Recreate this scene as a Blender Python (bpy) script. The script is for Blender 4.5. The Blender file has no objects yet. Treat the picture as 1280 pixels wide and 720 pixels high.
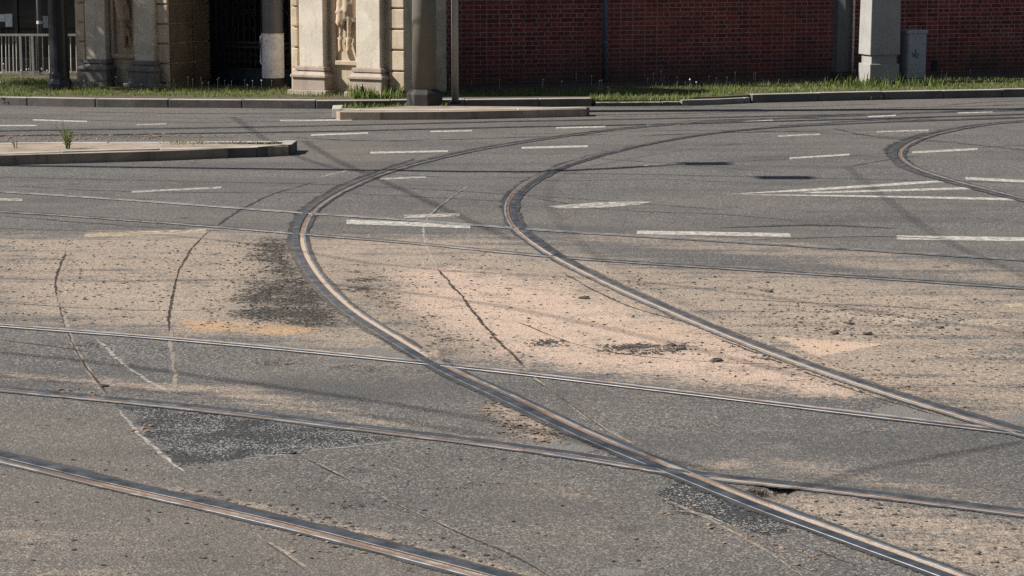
import bpy, bmesh, math, random
import numpy as np
from mathutils import Vector, noise as mnoise
R = math.radians
random.seed(7); rng = np.random.default_rng(11)
sc = bpy.context.scene
COL = sc.collection

# ------------------------------------------------------------------ camera
F, HC, PITCH = 2750.0, 2.5, math.atan(440 / 2750.0)
cam = bpy.data.cameras.new('camera'); co = bpy.data.objects.new('camera', cam); COL.objects.link(co)
co.location = (0, 0, HC); co.rotation_euler = (math.pi / 2 - PITCH, 0, 0)
cam.sensor_width = 36; cam.lens = F / 1280 * 36; cam.clip_end = 2000; cam.clip_start = 0.1
sc.camera = co

# ------------------------------------------------------------------ sky and sun
EL, BEHIND = 39.0, -4.0
SUN = Vector((-math.cos(R(BEHIND)) * math.cos(R(EL)), math.sin(R(BEHIND)) * math.cos(R(EL)), math.sin(R(EL))))
w = bpy.data.worlds.new('World'); sc.world = w; w.use_nodes = True
nt = w.node_tree; bg = nt.nodes['Background']
sky = nt.nodes.new('ShaderNodeTexSky'); sky.sky_type = 'NISHITA'; sky.sun_disc = False
sky.sun_elevation = R(EL); sky.sun_rotation = R(270 + BEHIND); sky.air_density = 1.0; sky.dust_density = 1.0
nt.links.new(sky.outputs[0], bg.inputs[0]); bg.inputs[1].default_value = 0.05
sl = bpy.data.lights.new('sun', 'SUN'); sl.energy = 5.0; sl.angle = R(0.53); sl.color = (1, .955, .88)
so = bpy.data.objects.new('sun', sl); COL.objects.link(so)
so.rotation_euler = SUN.to_track_quat('Z', 'Y').to_euler(); so.location = (-30, 5, 30)
sc.view_settings.view_transform = 'Standard'; sc.view_settings.look = 'None'
sc.view_settings.exposure = 0.6; sc.view_settings.gamma = 1; sc.view_settings.use_curve_mapping = False
sc.cycles.use_denoising = False
sc.cycles.max_bounces = 6; sc.cycles.transparent_max_bounces = 16

# ------------------------------------------------------------------ geometry helpers
CP, SP = math.cos(PITCH), math.sin(PITCH)
def ray(px, py):
    a, b = (px - 640) / F, (360 - py) / F
    return Vector((a, CP + b * SP, -SP + b * CP))
def W(px, py, z=0.0):                       # point of the road at height z seen in direction (px, py) of the photo
    d = ray(px, py); t = (z - HC) / d.z
    return Vector((d.x * t, d.y * t, z))
def V(px, py, Y):                           # point on the upright plane at distance Y
    d = ray(px, py); t = Y / d.y
    return Vector((d.x * t, Y, HC + d.z * t))
def zat(py, Y): return V(640, py, Y).z

class MB:
    def __init__(s): s.v = []; s.f = []
    def add(s, vs, fs):
        b = len(s.v); s.v += [tuple(p) for p in vs]; s.f += [tuple(i + b for i in f) for f in fs]; return s
    def box(s, x0, x1, y0, y1, z0, z1):
        return s.add([(x0,y0,z0),(x1,y0,z0),(x1,y1,z0),(x0,y1,z0),(x0,y0,z1),(x1,y0,z1),(x1,y1,z1),(x0,y1,z1)],
                     [(0,3,2,1),(4,5,6,7),(0,1,5,4),(1,2,6,5),(2,3,7,6),(3,0,4,7)])
    def frustum(s, b, t, z0, z1):           # b, t = (x0,x1,y0,y1)
        return s.add([(b[0],b[2],z0),(b[1],b[2],z0),(b[1],b[3],z0),(b[0],b[3],z0),(t[0],t[2],z1),(t[1],t[2],z1),(t[1],t[3],z1),(t[0],t[3],z1)],
                     [(0,3,2,1),(4,5,6,7),(0,1,5,4),(1,2,6,5),(2,3,7,6),(3,0,4,7)])
    def prism(s, poly, z0, z1):
        a = sum(poly[i][0]*poly[(i+1)%len(poly)][1]-poly[(i+1)%len(poly)][0]*poly[i][1] for i in range(len(poly)))
        if a < 0: poly = poly[::-1]
        n = len(poly)
        vs = [(p[0],p[1],z0) for p in poly] + [(p[0],p[1],z1) for p in poly]
        fs = [tuple(range(n))[::-1], tuple(range(n, 2*n))] + [(i,(i+1)%n,n+(i+1)%n,n+i) for i in range(n)]
        return s.add(vs, fs)
    def lathe(s, c, prof, n=24, rot=0.0):   # prof [(r,z)]
        b = len(s.v)
        for r, z in prof:
            for k in range(n):
                a = rot + 2*math.pi*k/n
                s.v.append((c[0]+r*math.cos(a), c[1]+r*math.sin(a), z))
        for j in range(len(prof)-1):
            for k in range(n):
                k2 = (k+1) % n
                s.f.append((b+j*n+k, b+j*n+k2, b+(j+1)*n+k2, b+(j+1)*n+k))
        s.f.append(tuple(b+k for k in range(n))[::-1]); s.f.append(tuple(b+(len(prof)-1)*n+k for k in range(n)))
        return s
    def tube(s, pts, r, n=8, r1=None):
        pts = [Vector(p) for p in pts]; b = len(s.v); m = len(pts)
        for i, p in enumerate(pts):
            d = (pts[min(i+1,m-1)] - pts[max(i-1,0)]).normalized()
            u = d.cross(Vector((0,0,1)))
            if u.length < 1e-3: u = d.cross(Vector((1,0,0)))
            u.normalize(); q = u.cross(d)
            rr = r if r1 is None else r + (r1-r)*i/(m-1)
            for k in range(n):
                a = 2*math.pi*k/n
                s.v.append(tuple(p + u*rr*math.cos(a) + q*rr*math.sin(a)))
        for i in range(m-1):
            for k in range(n):
                k2 = (k+1) % n
                s.f.append((b+i*n+k, b+i*n+k2, b+(i+1)*n+k2, b+(i+1)*n+k))
        s.f.append(tuple(b+k for k in range(n))[::-1]); s.f.append(tuple(b+(m-1)*n+k for k in range(n)))
        return s
    def obj(s, name, mat, parent=None, loc=None, smooth=False, bevel=0, rotz=0.0):
        me = bpy.data.meshes.new(name)
        off = Vector(loc) if loc is not None else (Vector(parent['_loc']) if parent is not None and '_loc' in parent else Vector((0,0,0)))
        me.from_pydata([tuple(Vector(p) - off) for p in s.v], [], s.f)
        bm = bmesh.new(); bm.from_mesh(me); bmesh.ops.recalc_face_normals(bm, faces=bm.faces); bm.to_mesh(me); bm.free()
        me.materials.append(mat)
        if smooth:
            for p in me.polygons: p.use_smooth = True
        o = bpy.data.objects.new(name, me); COL.objects.link(o)
        if parent is not None: o.parent = parent
        elif loc is not None: o.location = loc
        if bevel:
            md = o.modifiers.new('bevel', 'BEVEL'); md.width = bevel; md.segments = 2; md.limit_method = 'ANGLE'; md.angle_limit = R(35)
        return o
def tag(o, label, cat, group=None, kind=None):
    o['label'] = label; o['category'] = cat
    if group: o['group'] = group
    if kind: o['kind'] = kind
    return o
def thing(name, label, cat, loc, rotz=0.0, group=None, local=False):
    o = bpy.data.objects.new(name, None); COL.objects.link(o)
    o.location = loc; o.rotation_euler = (0, 0, rotz); o.empty_display_size = .2
    if not local: o['_loc'] = tuple(loc)     # parts are given in world coordinates and moved to the base
    return tag(o, label, cat, group)

# ------------------------------------------------------------------ materials
class NT:
    def __init__(s, name):
        s.m = bpy.data.materials.new(name); s.m.use_nodes = True; s.t = s.m.node_tree; s.b = s.t.nodes['Principled BSDF']
        s.out = s.t.nodes['Material Output']; s._c = None
    def n(s, typ, **kw):
        o = s.t.nodes.new(typ)
        for k, v in kw.items(): setattr(o, k, v)
        return o
    def put(s, sock, v):
        if hasattr(v, 'is_output'): s.t.links.new(v, sock)
        elif v is not None:
            if sock.type == 'RGBA' and not hasattr(v, '__len__'): v = (v, v, v, 1)
            if sock.type == 'RGBA' and len(v) == 3: v = (*v, 1)
            sock.default_value = v
    def coord(s, scale=None, which='Object'):
        if s._c is None: s._c = s.n('ShaderNodeTexCoord')
        c = s._c.outputs[which]
        if scale is None: return c
        mp = s.n('ShaderNodeMapping'); s.put(mp.inputs[0], c); mp.inputs['Scale'].default_value = scale; return mp.outputs[0]
    def noise(s, scale, detail=4, rough=.55, vec=None, dist=0.0):
        o = s.n('ShaderNodeTexNoise'); s.put(o.inputs['Vector'], vec if vec is not None else s.coord())
        o.inputs['Scale'].default_value = scale; o.inputs['Detail'].default_value = detail
        o.inputs['Roughness'].default_value = rough; o.inputs['Distortion'].default_value = dist
        return o.outputs[0]
    def voro(s, scale, out='Color', vec=None, feature='F1'):
        o = s.n('ShaderNodeTexVoronoi', feature=feature); s.put(o.inputs['Vector'], vec if vec is not None else s.coord()); o.inputs['Scale'].default_value = scale
        return o.outputs[out]
    def math(s, op, a, b=None, c=None, clamp=False):
        o = s.n('ShaderNodeMath', operation=op, use_clamp=clamp); s.put(o.inputs[0], a)
        if b is not None: s.put(o.inputs[1], b)
        if c is not None: s.put(o.inputs[2], c)
        return o.outputs[0]
    def mr(s, v, a, b, c=0.0, d=1.0, smooth=False):
        o = s.n('ShaderNodeMapRange', interpolation_type='SMOOTHSTEP' if smooth else 'LINEAR'); s.put(o.inputs[0], v)
        for i, x in zip((1,2,3,4), (a,b,c,d)): o.inputs[i].default_value = x
        return o.outputs[0]
    def mix(s, f, a, b, mode='MIX'):
        o = s.n('ShaderNodeMix', data_type='RGBA', blend_type=mode); s.put(o.inputs[0], f); s.put(o.inputs[6], a); s.put(o.inputs[7], b)
        return o.outputs[2]
    def ramp(s, v, stops, const=False):
        o = s.n('ShaderNodeValToRGB'); s.put(o.inputs[0], v); cr = o.color_ramp
        if const: cr.interpolation = 'CONSTANT'
        while len(cr.elements) > 1: cr.elements.remove(cr.elements[-1])
        for i, (p, c) in enumerate(stops):
            e = cr.elements[0] if i == 0 else cr.elements.new(p)
            e.position = p; e.color = (c, c, c, 1) if not hasattr(c, '__len__') else (*c, 1)
        return o.outputs[0]
    def sep(s, c):
        o = s.n('ShaderNodeSeparateColor'); s.put(o.inputs[0], c); return o.outputs
    def attr(s, name):
        o = s.n('ShaderNodeAttribute', attribute_name=name); return o.outputs
    def bump(s, h, strength=.5, dist=.01):
        o = s.n('ShaderNodeBump'); s.put(o.inputs['Height'], h); o.inputs['Strength'].default_value = strength; o.inputs['Distance'].default_value = dist
        s.put(s.b.inputs['Normal'], o.outputs[0]); return o
    def done(s, col=None, rough=.8, metal=0.0, spec=.5, alpha=None):
        s.put(s.b.inputs['Base Color'], col); s.put(s.b.inputs['Roughness'], rough); s.put(s.b.inputs['Metallic'], metal)
        s.put(s.b.inputs['Specular IOR Level'], spec)
        if alpha is not None: s.put(s.b.inputs['Alpha'], alpha)
        return s.m

def simple(name, col, rough=.7, metal=0.0, var=.25, scale=6.0, spec=.4, bump=0.0, bscale=40, streak=None):
    g = NT(name); n = g.noise(scale, 6, .6); n2 = g.noise(scale*7, 3)
    d = tuple(c*(1-var) for c in col); l = tuple(min(1, c*(1+var)) for c in col)
    c = g.mix(g.mr(n, .3, .7), d, l)
    c = g.mix(g.mr(n2, .35, .75, 0, .35), c, tuple(x*.7 for x in col))
    if streak:
        st = g.noise(1.0, 4, .6, g.coord((14, 14, .7)))
        c = g.mix(g.mr(st, .5, .75, 0, .55), c, streak)
    if bump: g.bump(g.noise(bscale, 4), bump, .01)
    return g.done(c, rough, metal, spec)

# ---- asphalt speckle shared by ground and patches
def speckle(g, dark, mid, light, scale=95, frac=.2):
    r = g.sep(g.voro(scale))
    c = g.ramp(r[0], [(0, dark), (.28, mid), (1-frac-.15, tuple(x*1.25 for x in mid)), (1-frac, light), (1, tuple(x*1.35 for x in light))])
    warm = g.mix(.2, c, g.ramp(r[1], [(0, (.16,.115,.09)), (.5, (.12,.12,.122)), (1, (.18,.16,.13))]))
    return warm, r

def ground_material():
    g = NT('worn_asphalt')
    P = g.coord()
    A = g.attr('zone_a'); B = g.attr('zone_b')
    a = g.sep(A[0]); b = g.sep(B[0]); pale, grime = A[3], B[3]
    nL = g.noise(.55, 4, .55); nM = g.noise(3.2, 5, .6); nF = g.noise(26, 4, .65); nFF = g.noise(120, 3, .6)
    lane = g.noise(1.0, 4, .6, g.coord((.25, 1.3, 1)))
    base, r = speckle(g, (.018,.018,.018), (.076,.0745,.072), (.235,.22,.20), 98, .15)
    base = g.mix(g.mr(nL, .35, .65, 0, .7), base, g.mix(.45, base, (.17,.145,.125)))
    nX = g.noise(1.1, 6, .7, None, .8)
    base = g.mix(g.mr(nX, .52, .60, 0, .45), base, g.mix(.55, base, (.065,.064,.064)))
    base = g.mix(g.mr(nX, .36, .30, 0, .5), base, g.mix(.5, base, (.185,.165,.145)))
    base = g.mix(g.mr(lane, .45, .66, 0, .75), base, g.mix(.65, base, (.055,.056,.057)))
    base = g.mix(g.mr(nM, .55, .78, 0, .5), base, g.mix(.5, base, (.07,.067,.064)))
    sp = g.voro(1.7, 'Distance', None); spc = g.sep(g.voro(1.7)); spot = g.math('MULTIPLY', g.mr(g.math('ADD', sp, g.math('MULTIPLY', nF, .12)), .20, .12), g.math('GREATER_THAN', spc[0], .72))
    base = g.mix(g.math('MULTIPLY', spot, .55), base, (.03,.03,.03))
    base = g.mix(grime, base, g.mix(.55, base, (.175,.145,.115)))
    # sand / dust blown over the asphalt
    e = g.math('ADD', g.math('MULTIPLY', g.math('SUBTRACT', nM, .5), .9), g.math('MULTIPLY', g.math('SUBTRACT', nF, .5), 1.1))
    trk = g.noise(1.0, 5, .65, g.coord((.5, 5.5, 1))); e2 = g.math('ADD', e, g.math('MULTIPLY', g.math('SUBTRACT', trk, .5), 1.5)); e2 = g.math('ADD', e2, g.math('MULTIPLY', g.math('SUBTRACT', nL, .5), .9))
    fs = g.mr(g.math('ADD', a[0], e2), .22, .95, 0, 1, True)
    sandc = g.mix(g.mr(nF, .35, .65), (.35,.268,.20), (.47,.365,.275))
    sandc = g.mix(g.mr(nL, .4, .65, 0, .6), sandc, (.30,.25,.205))
    sandc = g.mix(g.mr(trk, .5, .72, 0, .5), sandc, (.20,.165,.135))
    sandc = g.mix(.75, sandc, g.mix(1, sandc, g.ramp(r[0], [(0, .35), (.2, .8), (.8, 1.05), (1, 1.35)]), 'MULTIPLY'))
    c = g.mix(g.math('MULTIPLY', fs, .93), base, sandc)
    fp = g.mr(g.math('ADD', a[1], e), .3, .85, 0, .9, True)
    fp = g.math('MULTIPLY', fp, g.mr(trk, .45, .75, 1, .45)); cp = c
    c = g.mix(fp, c, g.mix(g.mr(nFF, .3, .7), (.47,.343,.26), (.57,.422,.33)))
    fo = g.mr(g.math('ADD', b[0], e), .32, .8, 0, .85, True)
    c = g.mix(fo, c, g.mix(nF, (.40,.245,.125), (.50,.32,.175)))
    fl = g.mr(g.math('ADD', pale, e), .3, .8, 0, .85, True)
    c = g.mix(fl, c, g.mix(nF, (.40,.33,.25), (.5,.42,.33)))
    # dark flecks of crumbled asphalt on the dust
    fl2 = g.voro(62, 'Distance'); fr = g.sep(g.voro(62))
    fleck = g.math('MULTIPLY', g.math('LESS_THAN', fl2, .30), g.math('GREATER_THAN', fr[1], g.mr(nM, .35, .7, .97, .72)))
    c = g.mix(g.math('MULTIPLY', g.math('MULTIPLY', fleck, .8), fs), c, (.10,.08,.066))
    # churned dark rubble
    fd = g.mr(g.math('ADD', a[2], g.math('ADD', g.math('MULTIPLY', e, 2.3), g.math('MULTIPLY', g.math('SUBTRACT', trk, .5), .7))), .42, .70, 0, 1, True)
    rub = g.ramp(r[0], [(0, (.012,.012,.012)), (.6, (.048,.040,.034)), (.86, (.10,.085,.07)), (1, (.2,.17,.14))])
    c = g.mix(fd, c, rub)
    # newer blacktop patches with white chippings
    fb = g.mr(g.math('ADD', b[1], g.math('ADD', g.math('MULTIPLY', g.math('SUBTRACT', nF, .5), .9), g.math('MULTIPLY', g.math('SUBTRACT', nM, .5), 1.3))), .38, .58, 0, 1, True)
    n2 = g.noise(4, 5, .65); r3 = g.sep(g.voro(150))
    chips = g.math('GREATER_THAN', r3[2], g.mr(n2, .40, .68, .99, .70))
    blk = g.mix(chips, g.ramp(r[0], [(0, (.014,.014,.015)), (1, (.075,.074,.074))]), (.30,.29,.27))
    c = g.mix(fb, c, blk)
    # smooth mastic
    c = g.mix(g.mr(g.math('ADD', b[2], g.math('MULTIPLY', g.math('SUBTRACT', nF, .5), .25)), .45, .55, 0, .85, True), c, g.mix(nM, (.135,.13,.118), (.20,.19,.17)))
    hgt = g.math('ADD', g.voro(88, 'Distance'), g.math('MULTIPLY', nF, g.math('ADD', 1.5, g.math('MULTIPLY', fd, 5))))
    g.bump(hgt, .55, .006)
    return g.done(c, g.mr(nF, .3, .7, .78, .95), 0, .3)

def decal(name, dark, light, wear=.45, soft=.12, scale=18, stretch=None, rough=.85, fine=60):
    g = NT(name)
    vec = g.coord(stretch) if stretch else g.coord()
    n = g.noise(scale, 5, .65, vec); n2 = g.noise(fine, 3, .6)
    h = g.math('ADD', g.math('MULTIPLY', n, .65), g.math('MULTIPLY', n2, .35))
    e = g.attr('edge')[0]; es = g.sep(e)
    al = g.mr(g.math('ADD', h, g.math('MULTIPLY', es[0], -.35)), wear-soft, wear+soft, 0, 1)
    return g.done(g.mix(g.noise(9, 4), dark, light), rough, 0, .3, al)

def rail_steel():
    g = NT('rail_steel'); d = g.sep(g.attr('zone_a')[0])
    n = g.noise(7, 5, .6); n2 = g.noise(60, 4, .6)
    dust = g.math('MULTIPLY', g.mr(g.math('ADD', d[0], g.math('MULTIPLY', g.math('SUBTRACT', n2, .5), 1.2)), .55, 1.1), .35)
    c = g.mix(g.mr(n, .3, .7), (.13,.13,.133), (.30,.298,.295))
    c = g.mix(dust, c, (.25,.19,.14))
    return g.done(c, g.mr(n, .3, .7, .36, .55), g.math('SUBTRACT', .92, dust), .5)
def rail_lip():
    g = NT('rail_lip_steel'); n = g.noise(6, 2, .5); n2 = g.noise(1.3, 3)
    k = g.mr(g.math('ADD', n, g.math('MULTIPLY', n2, .8)), .82, 1.1)
    return g.done(g.mix(k, (.20,.17,.15), (.72,.715,.71)), g.mr(k, 0, 1, .6, .3), g.mr(k, 0, 1, .4, .95), .5)
def groove_dirt_shade():
    g = NT('groove_dust_shade'); n = g.math('ADD', g.math('MULTIPLY', g.noise(5, 5, .65), .5), g.math('MULTIPLY', g.noise(.7, 3, .5), .5)); n2 = g.noise(60, 4, .6); d = g.sep(g.attr('zone_a')[0])
    f = g.math('ADD', g.math('MULTIPLY', d[0], .75), g.math('ADD', n, g.math('MULTIPLY', n2, .35)))
    eg = g.sep(g.attr('edge')[0]); f = g.math('SUBTRACT', f, g.math('MULTIPLY', eg[0], .55)); c = g.ramp(f, [(.3, (.03,.027,.025)), (.55, (.10,.075,.06)), (.82, (.25,.155,.105)), (1, (.44,.35,.27))])  # dust, darkened beside the head: groove shade put into the colour
    g.bump(n2, .5, .01)
    return g.done(c, .9, 0, .2)
def seal_mat():
    g = NT('bitumen_seal'); n = g.noise(6, 5, .65); n2 = g.noise(70, 4, .6); n3 = g.noise(1.1, 3); d = g.sep(g.attr('zone_a')[0])
    c = g.mix(g.mr(n, .3, .7), (.03,.03,.032), (.068,.066,.064))
    c = g.mix(g.mr(n3, .5, .7, 0, .6), c, (.095,.092,.088))
    dd = g.mr(g.math('ADD', d[0], g.math('MULTIPLY', g.math('SUBTRACT', n2, .5), 1.6)), .62, 1.05, 0, .9)
    c = g.mix(dd, c, (.235,.18,.135))
    al = g.mr(g.math('ADD', g.math('MULTIPLY', n2, .5), g.math('ADD', g.math('MULTIPLY', n, .6), g.math('ADD', g.sep(g.attr('edge')[0])[0], g.math('MULTIPLY', g.math('SUBTRACT', n3, .5), .55)))), .46, .58)
    g.bump(n2, .3, .006)
    return g.done(c, .72, 0, .35, al)

def brick_mat():
    g = NT('red_brick')
    s = g.n('ShaderNodeSeparateXYZ'); g.put(s.inputs[0], g.coord()); cmb = g.n('ShaderNodeCombineXYZ')
    g.put(cmb.inputs[0], s.outputs[0]); g.put(cmb.inputs[1], s.outputs[2])
    wob = g.noise(3, 2, .5); 
    vec = g.n('ShaderNodeVectorMath', operation='ADD'); g.put(vec.inputs[0], cmb.outputs[0])
    w2 = g.n('ShaderNodeCombineXYZ'); g.put(w2.inputs[1], g.math('MULTIPLY', g.math('SUBTRACT', wob, .5), .012)); g.put(vec.inputs[1], w2.outputs[0])
    bt = g.n('ShaderNodeTexBrick', offset=.5, offset_frequency=2, squash=.52, squash_frequency=2)
    g.put(bt.inputs['Vector'], vec.outputs[0])
    bt.inputs['Scale'].default_value = 1; bt.inputs['Brick Width'].default_value = .215; bt.inputs['Row Height'].default_value = .0735
    bt.inputs['Mortar Size'].default_value = .0075; bt.inputs['Mortar Smooth'].default_value = .3; bt.inputs['Bias'].default_value = -.1
    bt.inputs['Color1'].default_value = (.36,.075,.058,1); bt.inputs['Color2'].default_value = (.11,.032,.03,1)
    bt.inputs['Mortar'].default_value = (.50,.36,.29,1)
    n = g.noise(1.3, 5, .6); n2 = g.noise(30, 3)
    c = g.mix(g.mr(n, .42, .62, 0, .55), bt.outputs[0], g.mix(.6, bt.outputs[0], (.16,.035,.032)))
    c = g.mix(g.mr(n2, .4, .8, 0, .4), c, (.13,.05,.045))
    soot = g.noise(1.0, 5, .65, g.coord((1.4, 1.4, .35)))
    c = g.mix(g.mr(soot, .52, .70, 0, .5), c, g.mix(.6, c, (.03,.022,.022)))
    rep = g.noise(.45, 2, .4); c = g.mix(g.mr(rep, .56, .60, 0, .35), c, g.mix(.5, c, (.26,.10,.07)))
    foot_tone = g.mr(g.math('ADD', s.outputs[2], g.math('MULTIPLY', g.math('SUBTRACT', n, .5), 1.6)), .05, .75, .75, 0)
    c = g.mix(foot_tone, c, (.07,.055,.042))          # darker brown towards the foot, with an uneven edge
    g.bump(g.math('MULTIPLY', bt.outputs['Fac'], -1), .6, .01)
    return g.done(c, .88, 0, .25)

def stone_mat(name, a, b, stain=(.12,.10,.085), amt=.5, top=None):
    g = NT(name); n = g.noise(2.2, 6, .62); n2 = g.noise(22, 5, .65); v = g.voro(2.6, 'Color', g.coord((1,1,2.0)))
    c = g.mix(g.mr(n, .3, .7), a, b)
    c = g.mix(.22, c, g.mix(g.sep(v)[0], tuple(x*.6 for x in a), tuple(min(.8, x*1.25) for x in b)))
    st = g.noise(1.0, 5, .6, g.coord((7, 7, 1.1)))
    c = g.mix(g.mr(st, .52, .72, 0, amt), c, stain)
    c = g.mix(g.mr(n2, .55, .75, 0, .4), c, tuple(x*.55 for x in a))
    if top:                                  # sunlight put into the colour: upward faces are paler
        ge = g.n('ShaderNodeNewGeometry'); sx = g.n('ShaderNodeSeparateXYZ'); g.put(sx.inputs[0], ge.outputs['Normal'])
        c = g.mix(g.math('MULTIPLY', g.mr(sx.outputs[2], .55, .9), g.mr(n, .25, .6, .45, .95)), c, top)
    g.bump(g.math('ADD', n2, g.noise(70, 3)), .22, .012)
    return g.done(c, .9, 0, .25)

M = {}
M['ground'] = ground_material()
M['steel'] = rail_steel(); M['lip'] = rail_lip(); M['groove'] = groove_dirt_shade(); M['seal'] = seal_mat()
M['paint'] = decal('white_road_paint', (.43,.40,.35), (.70,.66,.59), .47, .12, 16)
M['paint_old'] = decal('worn_road_paint', (.36,.33,.29), (.52,.48,.43), .47, .08, 14)
M['paint_dust'] = decal('dusty_road_paint', (.44,.35,.25), (.58,.48,.36), .50, .10, 14)
M['crack'] = decal('crack_dark', (.014,.012,.011), (.06,.048,.04), .455, .08, 22)
M['crumb'] = decal('crumbled_crack_filler', (.22,.175,.14), (.44,.37,.30), .47, .09, 22)
M['joint'] = decal('pale_joint', (.36,.33,.29), (.56,.52,.46), .50, .10, 22)
M['tar'] = decal('tar_seam', (.026,.025,.026), (.055,.053,.052), .42, .14, 8)
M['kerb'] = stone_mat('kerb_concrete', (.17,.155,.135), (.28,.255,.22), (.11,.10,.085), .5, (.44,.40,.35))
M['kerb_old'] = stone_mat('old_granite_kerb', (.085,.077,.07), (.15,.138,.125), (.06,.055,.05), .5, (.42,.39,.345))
M['stone'] = stone_mat('sandstone', (.53,.47,.385), (.66,.60,.505), (.27,.20,.14), .45)
M['stone2'] = stone_mat('weathered_sandstone', (.44,.355,.255), (.56,.47,.355), (.20,.15,.11), .5)
M['stone3'] = stone_mat('grimy_shaded_sandstone', (.11,.09,.068), (.19,.155,.115), (.05,.045,.04), .6)  # grime plus the shade of the reveal, both put into the colour
M['plinth'] = stone_mat('pinkish_plinth_stone', (.33,.27,.225), (.43,.36,.305), (.18,.14,.12), .5)
M['plinth_dark'] = stone_mat('shaded_plinth_stone', (.15,.14,.135), (.24,.22,.205), (.07,.065,.06), .5)  # darker plinth copy: tree shade on the left pier put into the colour
M['relief'] = stone_mat('carved_sandstone', (.40,.30,.215), (.52,.40,.29), (.2,.14,.10), .5)
M['brick'] = brick_mat()
M['iron'] = simple('black_wrought_iron', (.018,.021,.027), .45, .5, .3, 9)
M['iron_panel'] = simple('blue_black_sheet_iron', (.014,.022,.036), .5, .3, .3, 5)
M['dark'] = simple('passage_shade_black', (.02,.02,.022), .95)
M['pole_grey'] = simple('grey_painted_steel', (.40,.385,.345), .5, .0, .16, 2.2, .4, .05, 30, (.27,.245,.205))
M['pole_rust'] = simple('weathered_pole_paint', (.145,.137,.112), .6, 0, .2, 1.8, .4, .06, 30, (.19,.14,.09))
M['pole_dark'] = simple('dark_navy_paint', (.006,.009,.015), .4, 0, .25, 3, .5)
M['pole_blue'] = simple('blue_grey_paint', (.10,.108,.12), .45, 0, .15, 3, .4, 0, 30, (.10,.105,.115))
M['post_blue'] = simple('dull_blue_steel', (.17,.215,.27), .5, .2, .2, 4)
M['base_black'] = simple('black_bitumen_paint', (.035,.033,.032), .7, 0, .35, 8, .4, .2, 30)
M['concrete'] = simple('board_marked_concrete', (.33,.322,.305), .9, 0, .16, 3, .25, .25, 50, (.33,.31,.285))
M['cabinet'] = simple('grey_cabinet_plastic', (.32,.34,.37), .6, 0, .08, 3, .35)
M['mark'] = simple('black_ink', (.02,.02,.025), .7)
M['bright_tube'] = simple('white_tube', (.85,.84,.82), .5)
def poster():
    g = NT('peeled_poster_paper'); n = g.noise(4, 6, .65, None, .6); n2 = g.noise(14, 5, .65)
    c = g.mix(g.mr(n, .4, .6), (.60,.60,.63), (.76,.76,.77)); c = g.mix(g.mr(n2, .55, .66, 0, .6), c, (.36,.35,.36))
    return g.done(c, .85, 0, .2)
M['poster'] = poster()
M['galv'] = simple('galvanised_railing', (.68,.65,.60), .5, .3, .15, 5)
M['soil'] = simple('verge_soil', (.10,.085,.06), .95, 0, .35, 7, .2, .4, 30)
M['sandtop'] = stone_mat('sandy_island_top', (.24,.19,.145), (.38,.31,.24), (.15,.12,.09), .8)
M['stonebit'] = simple('asphalt_crumbs', (.075,.066,.058), .9, 0, .5, 50)
M['sandlump'] = simple('dusty_asphalt_lump', (.24,.175,.125), .95, 0, .4, 30)
M['glass'] = NT('dark_shop_glass').done((.012,.016,.017), .08, 0, .6)
M['frame'] = simple('dark_window_frame', (.03,.03,.032), .5)
M['card'] = simple('pale_notice', (.40,.45,.50), .7)
M['emblem'] = simple('faded_gold_lettering', (.16,.16,.13), .6)
M['bldg'] = simple('dark_render', (.10,.10,.095), .9)
M['step'] = simple('white_step_stone', (.74,.72,.68), .85, 0, .06)
M['bark'] = simple('bark', (.10,.075,.055), .95, 0, .4, 12, .2, .6, 20)
M['bottle'] = NT('dark_green_glass').done((.01,.03,.025), .15, 0, .6)
def leafy(name, a, b, trans=.35):
    g = NT(name); r = g.n('ShaderNodeObjectInfo'); n = g.noise(1.7, 3); n2 = g.noise(40, 2)
    c = g.mix(g.mr(g.math('ADD', g.math('MULTIPLY', n, .5), g.math('MULTIPLY', n2, .5)), .35, .65), a, b)
    g.done(c, .55, 0, .3)
    tr = g.n('ShaderNodeBsdfTranslucent'); g.put(tr.inputs[0], g.mix(.3, c, (.25,.32,.05)))
    mx = g.n('ShaderNodeMixShader'); mx.inputs[0].default_value = trans
    g.t.links.new(g.b.outputs[0], mx.inputs[1]); g.t.links.new(tr.outputs[0], mx.inputs[2]); g.t.links.new(mx.outputs[0], g.out.inputs[0])
    return g.m
M['grass'] = leafy('grass_blades', (.085,.135,.028), (.24,.285,.085))
M['drygrass'] = leafy('dry_grass', (.22,.19,.09), (.34,.29,.15))
M['seed'] = simple('dandelion_down', (.7,.7,.66), .9)
M['leaf'] = leafy('tree_leaves', (.04,.075,.018), (.08,.13,.035))

# ------------------------------------------------------------------ zones of sand, rubble and patches on the roadway (metres)
def poly(pts): return np.array([tuple(W(x, y))[:2] for x, y in pts])
def pmask(X, Y, P, soft):
    n = len(P); inside = np.zeros(X.shape, bool); dist = np.full(X.shape, 1e9)
    for i in range(n):
        (x0, y0), (x1, y1) = P[i], P[(i+1) % n]
        cond = ((y0 > Y) != (y1 > Y))
        with np.errstate(divide='ignore', invalid='ignore'):
            xi = (x1-x0)*(Y-y0)/(y1-y0 if y1 != y0 else 1e-9)+x0
        inside ^= cond & (X < xi)
        dx, dy = x1-x0, y1-y0; L = dx*dx+dy*dy+1e-12
        t = np.clip(((X-x0)*dx+(Y-y0)*dy)/L, 0, 1)
        dist = np.minimum(dist, np.hypot(X-(x0+t*dx), Y-(y0+t*dy)))
    sd = np.where(inside, dist, -dist)
    s = np.clip((sd+soft)/(2*soft), 0, 1)
    return s*s*(3-2*s)
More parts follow.
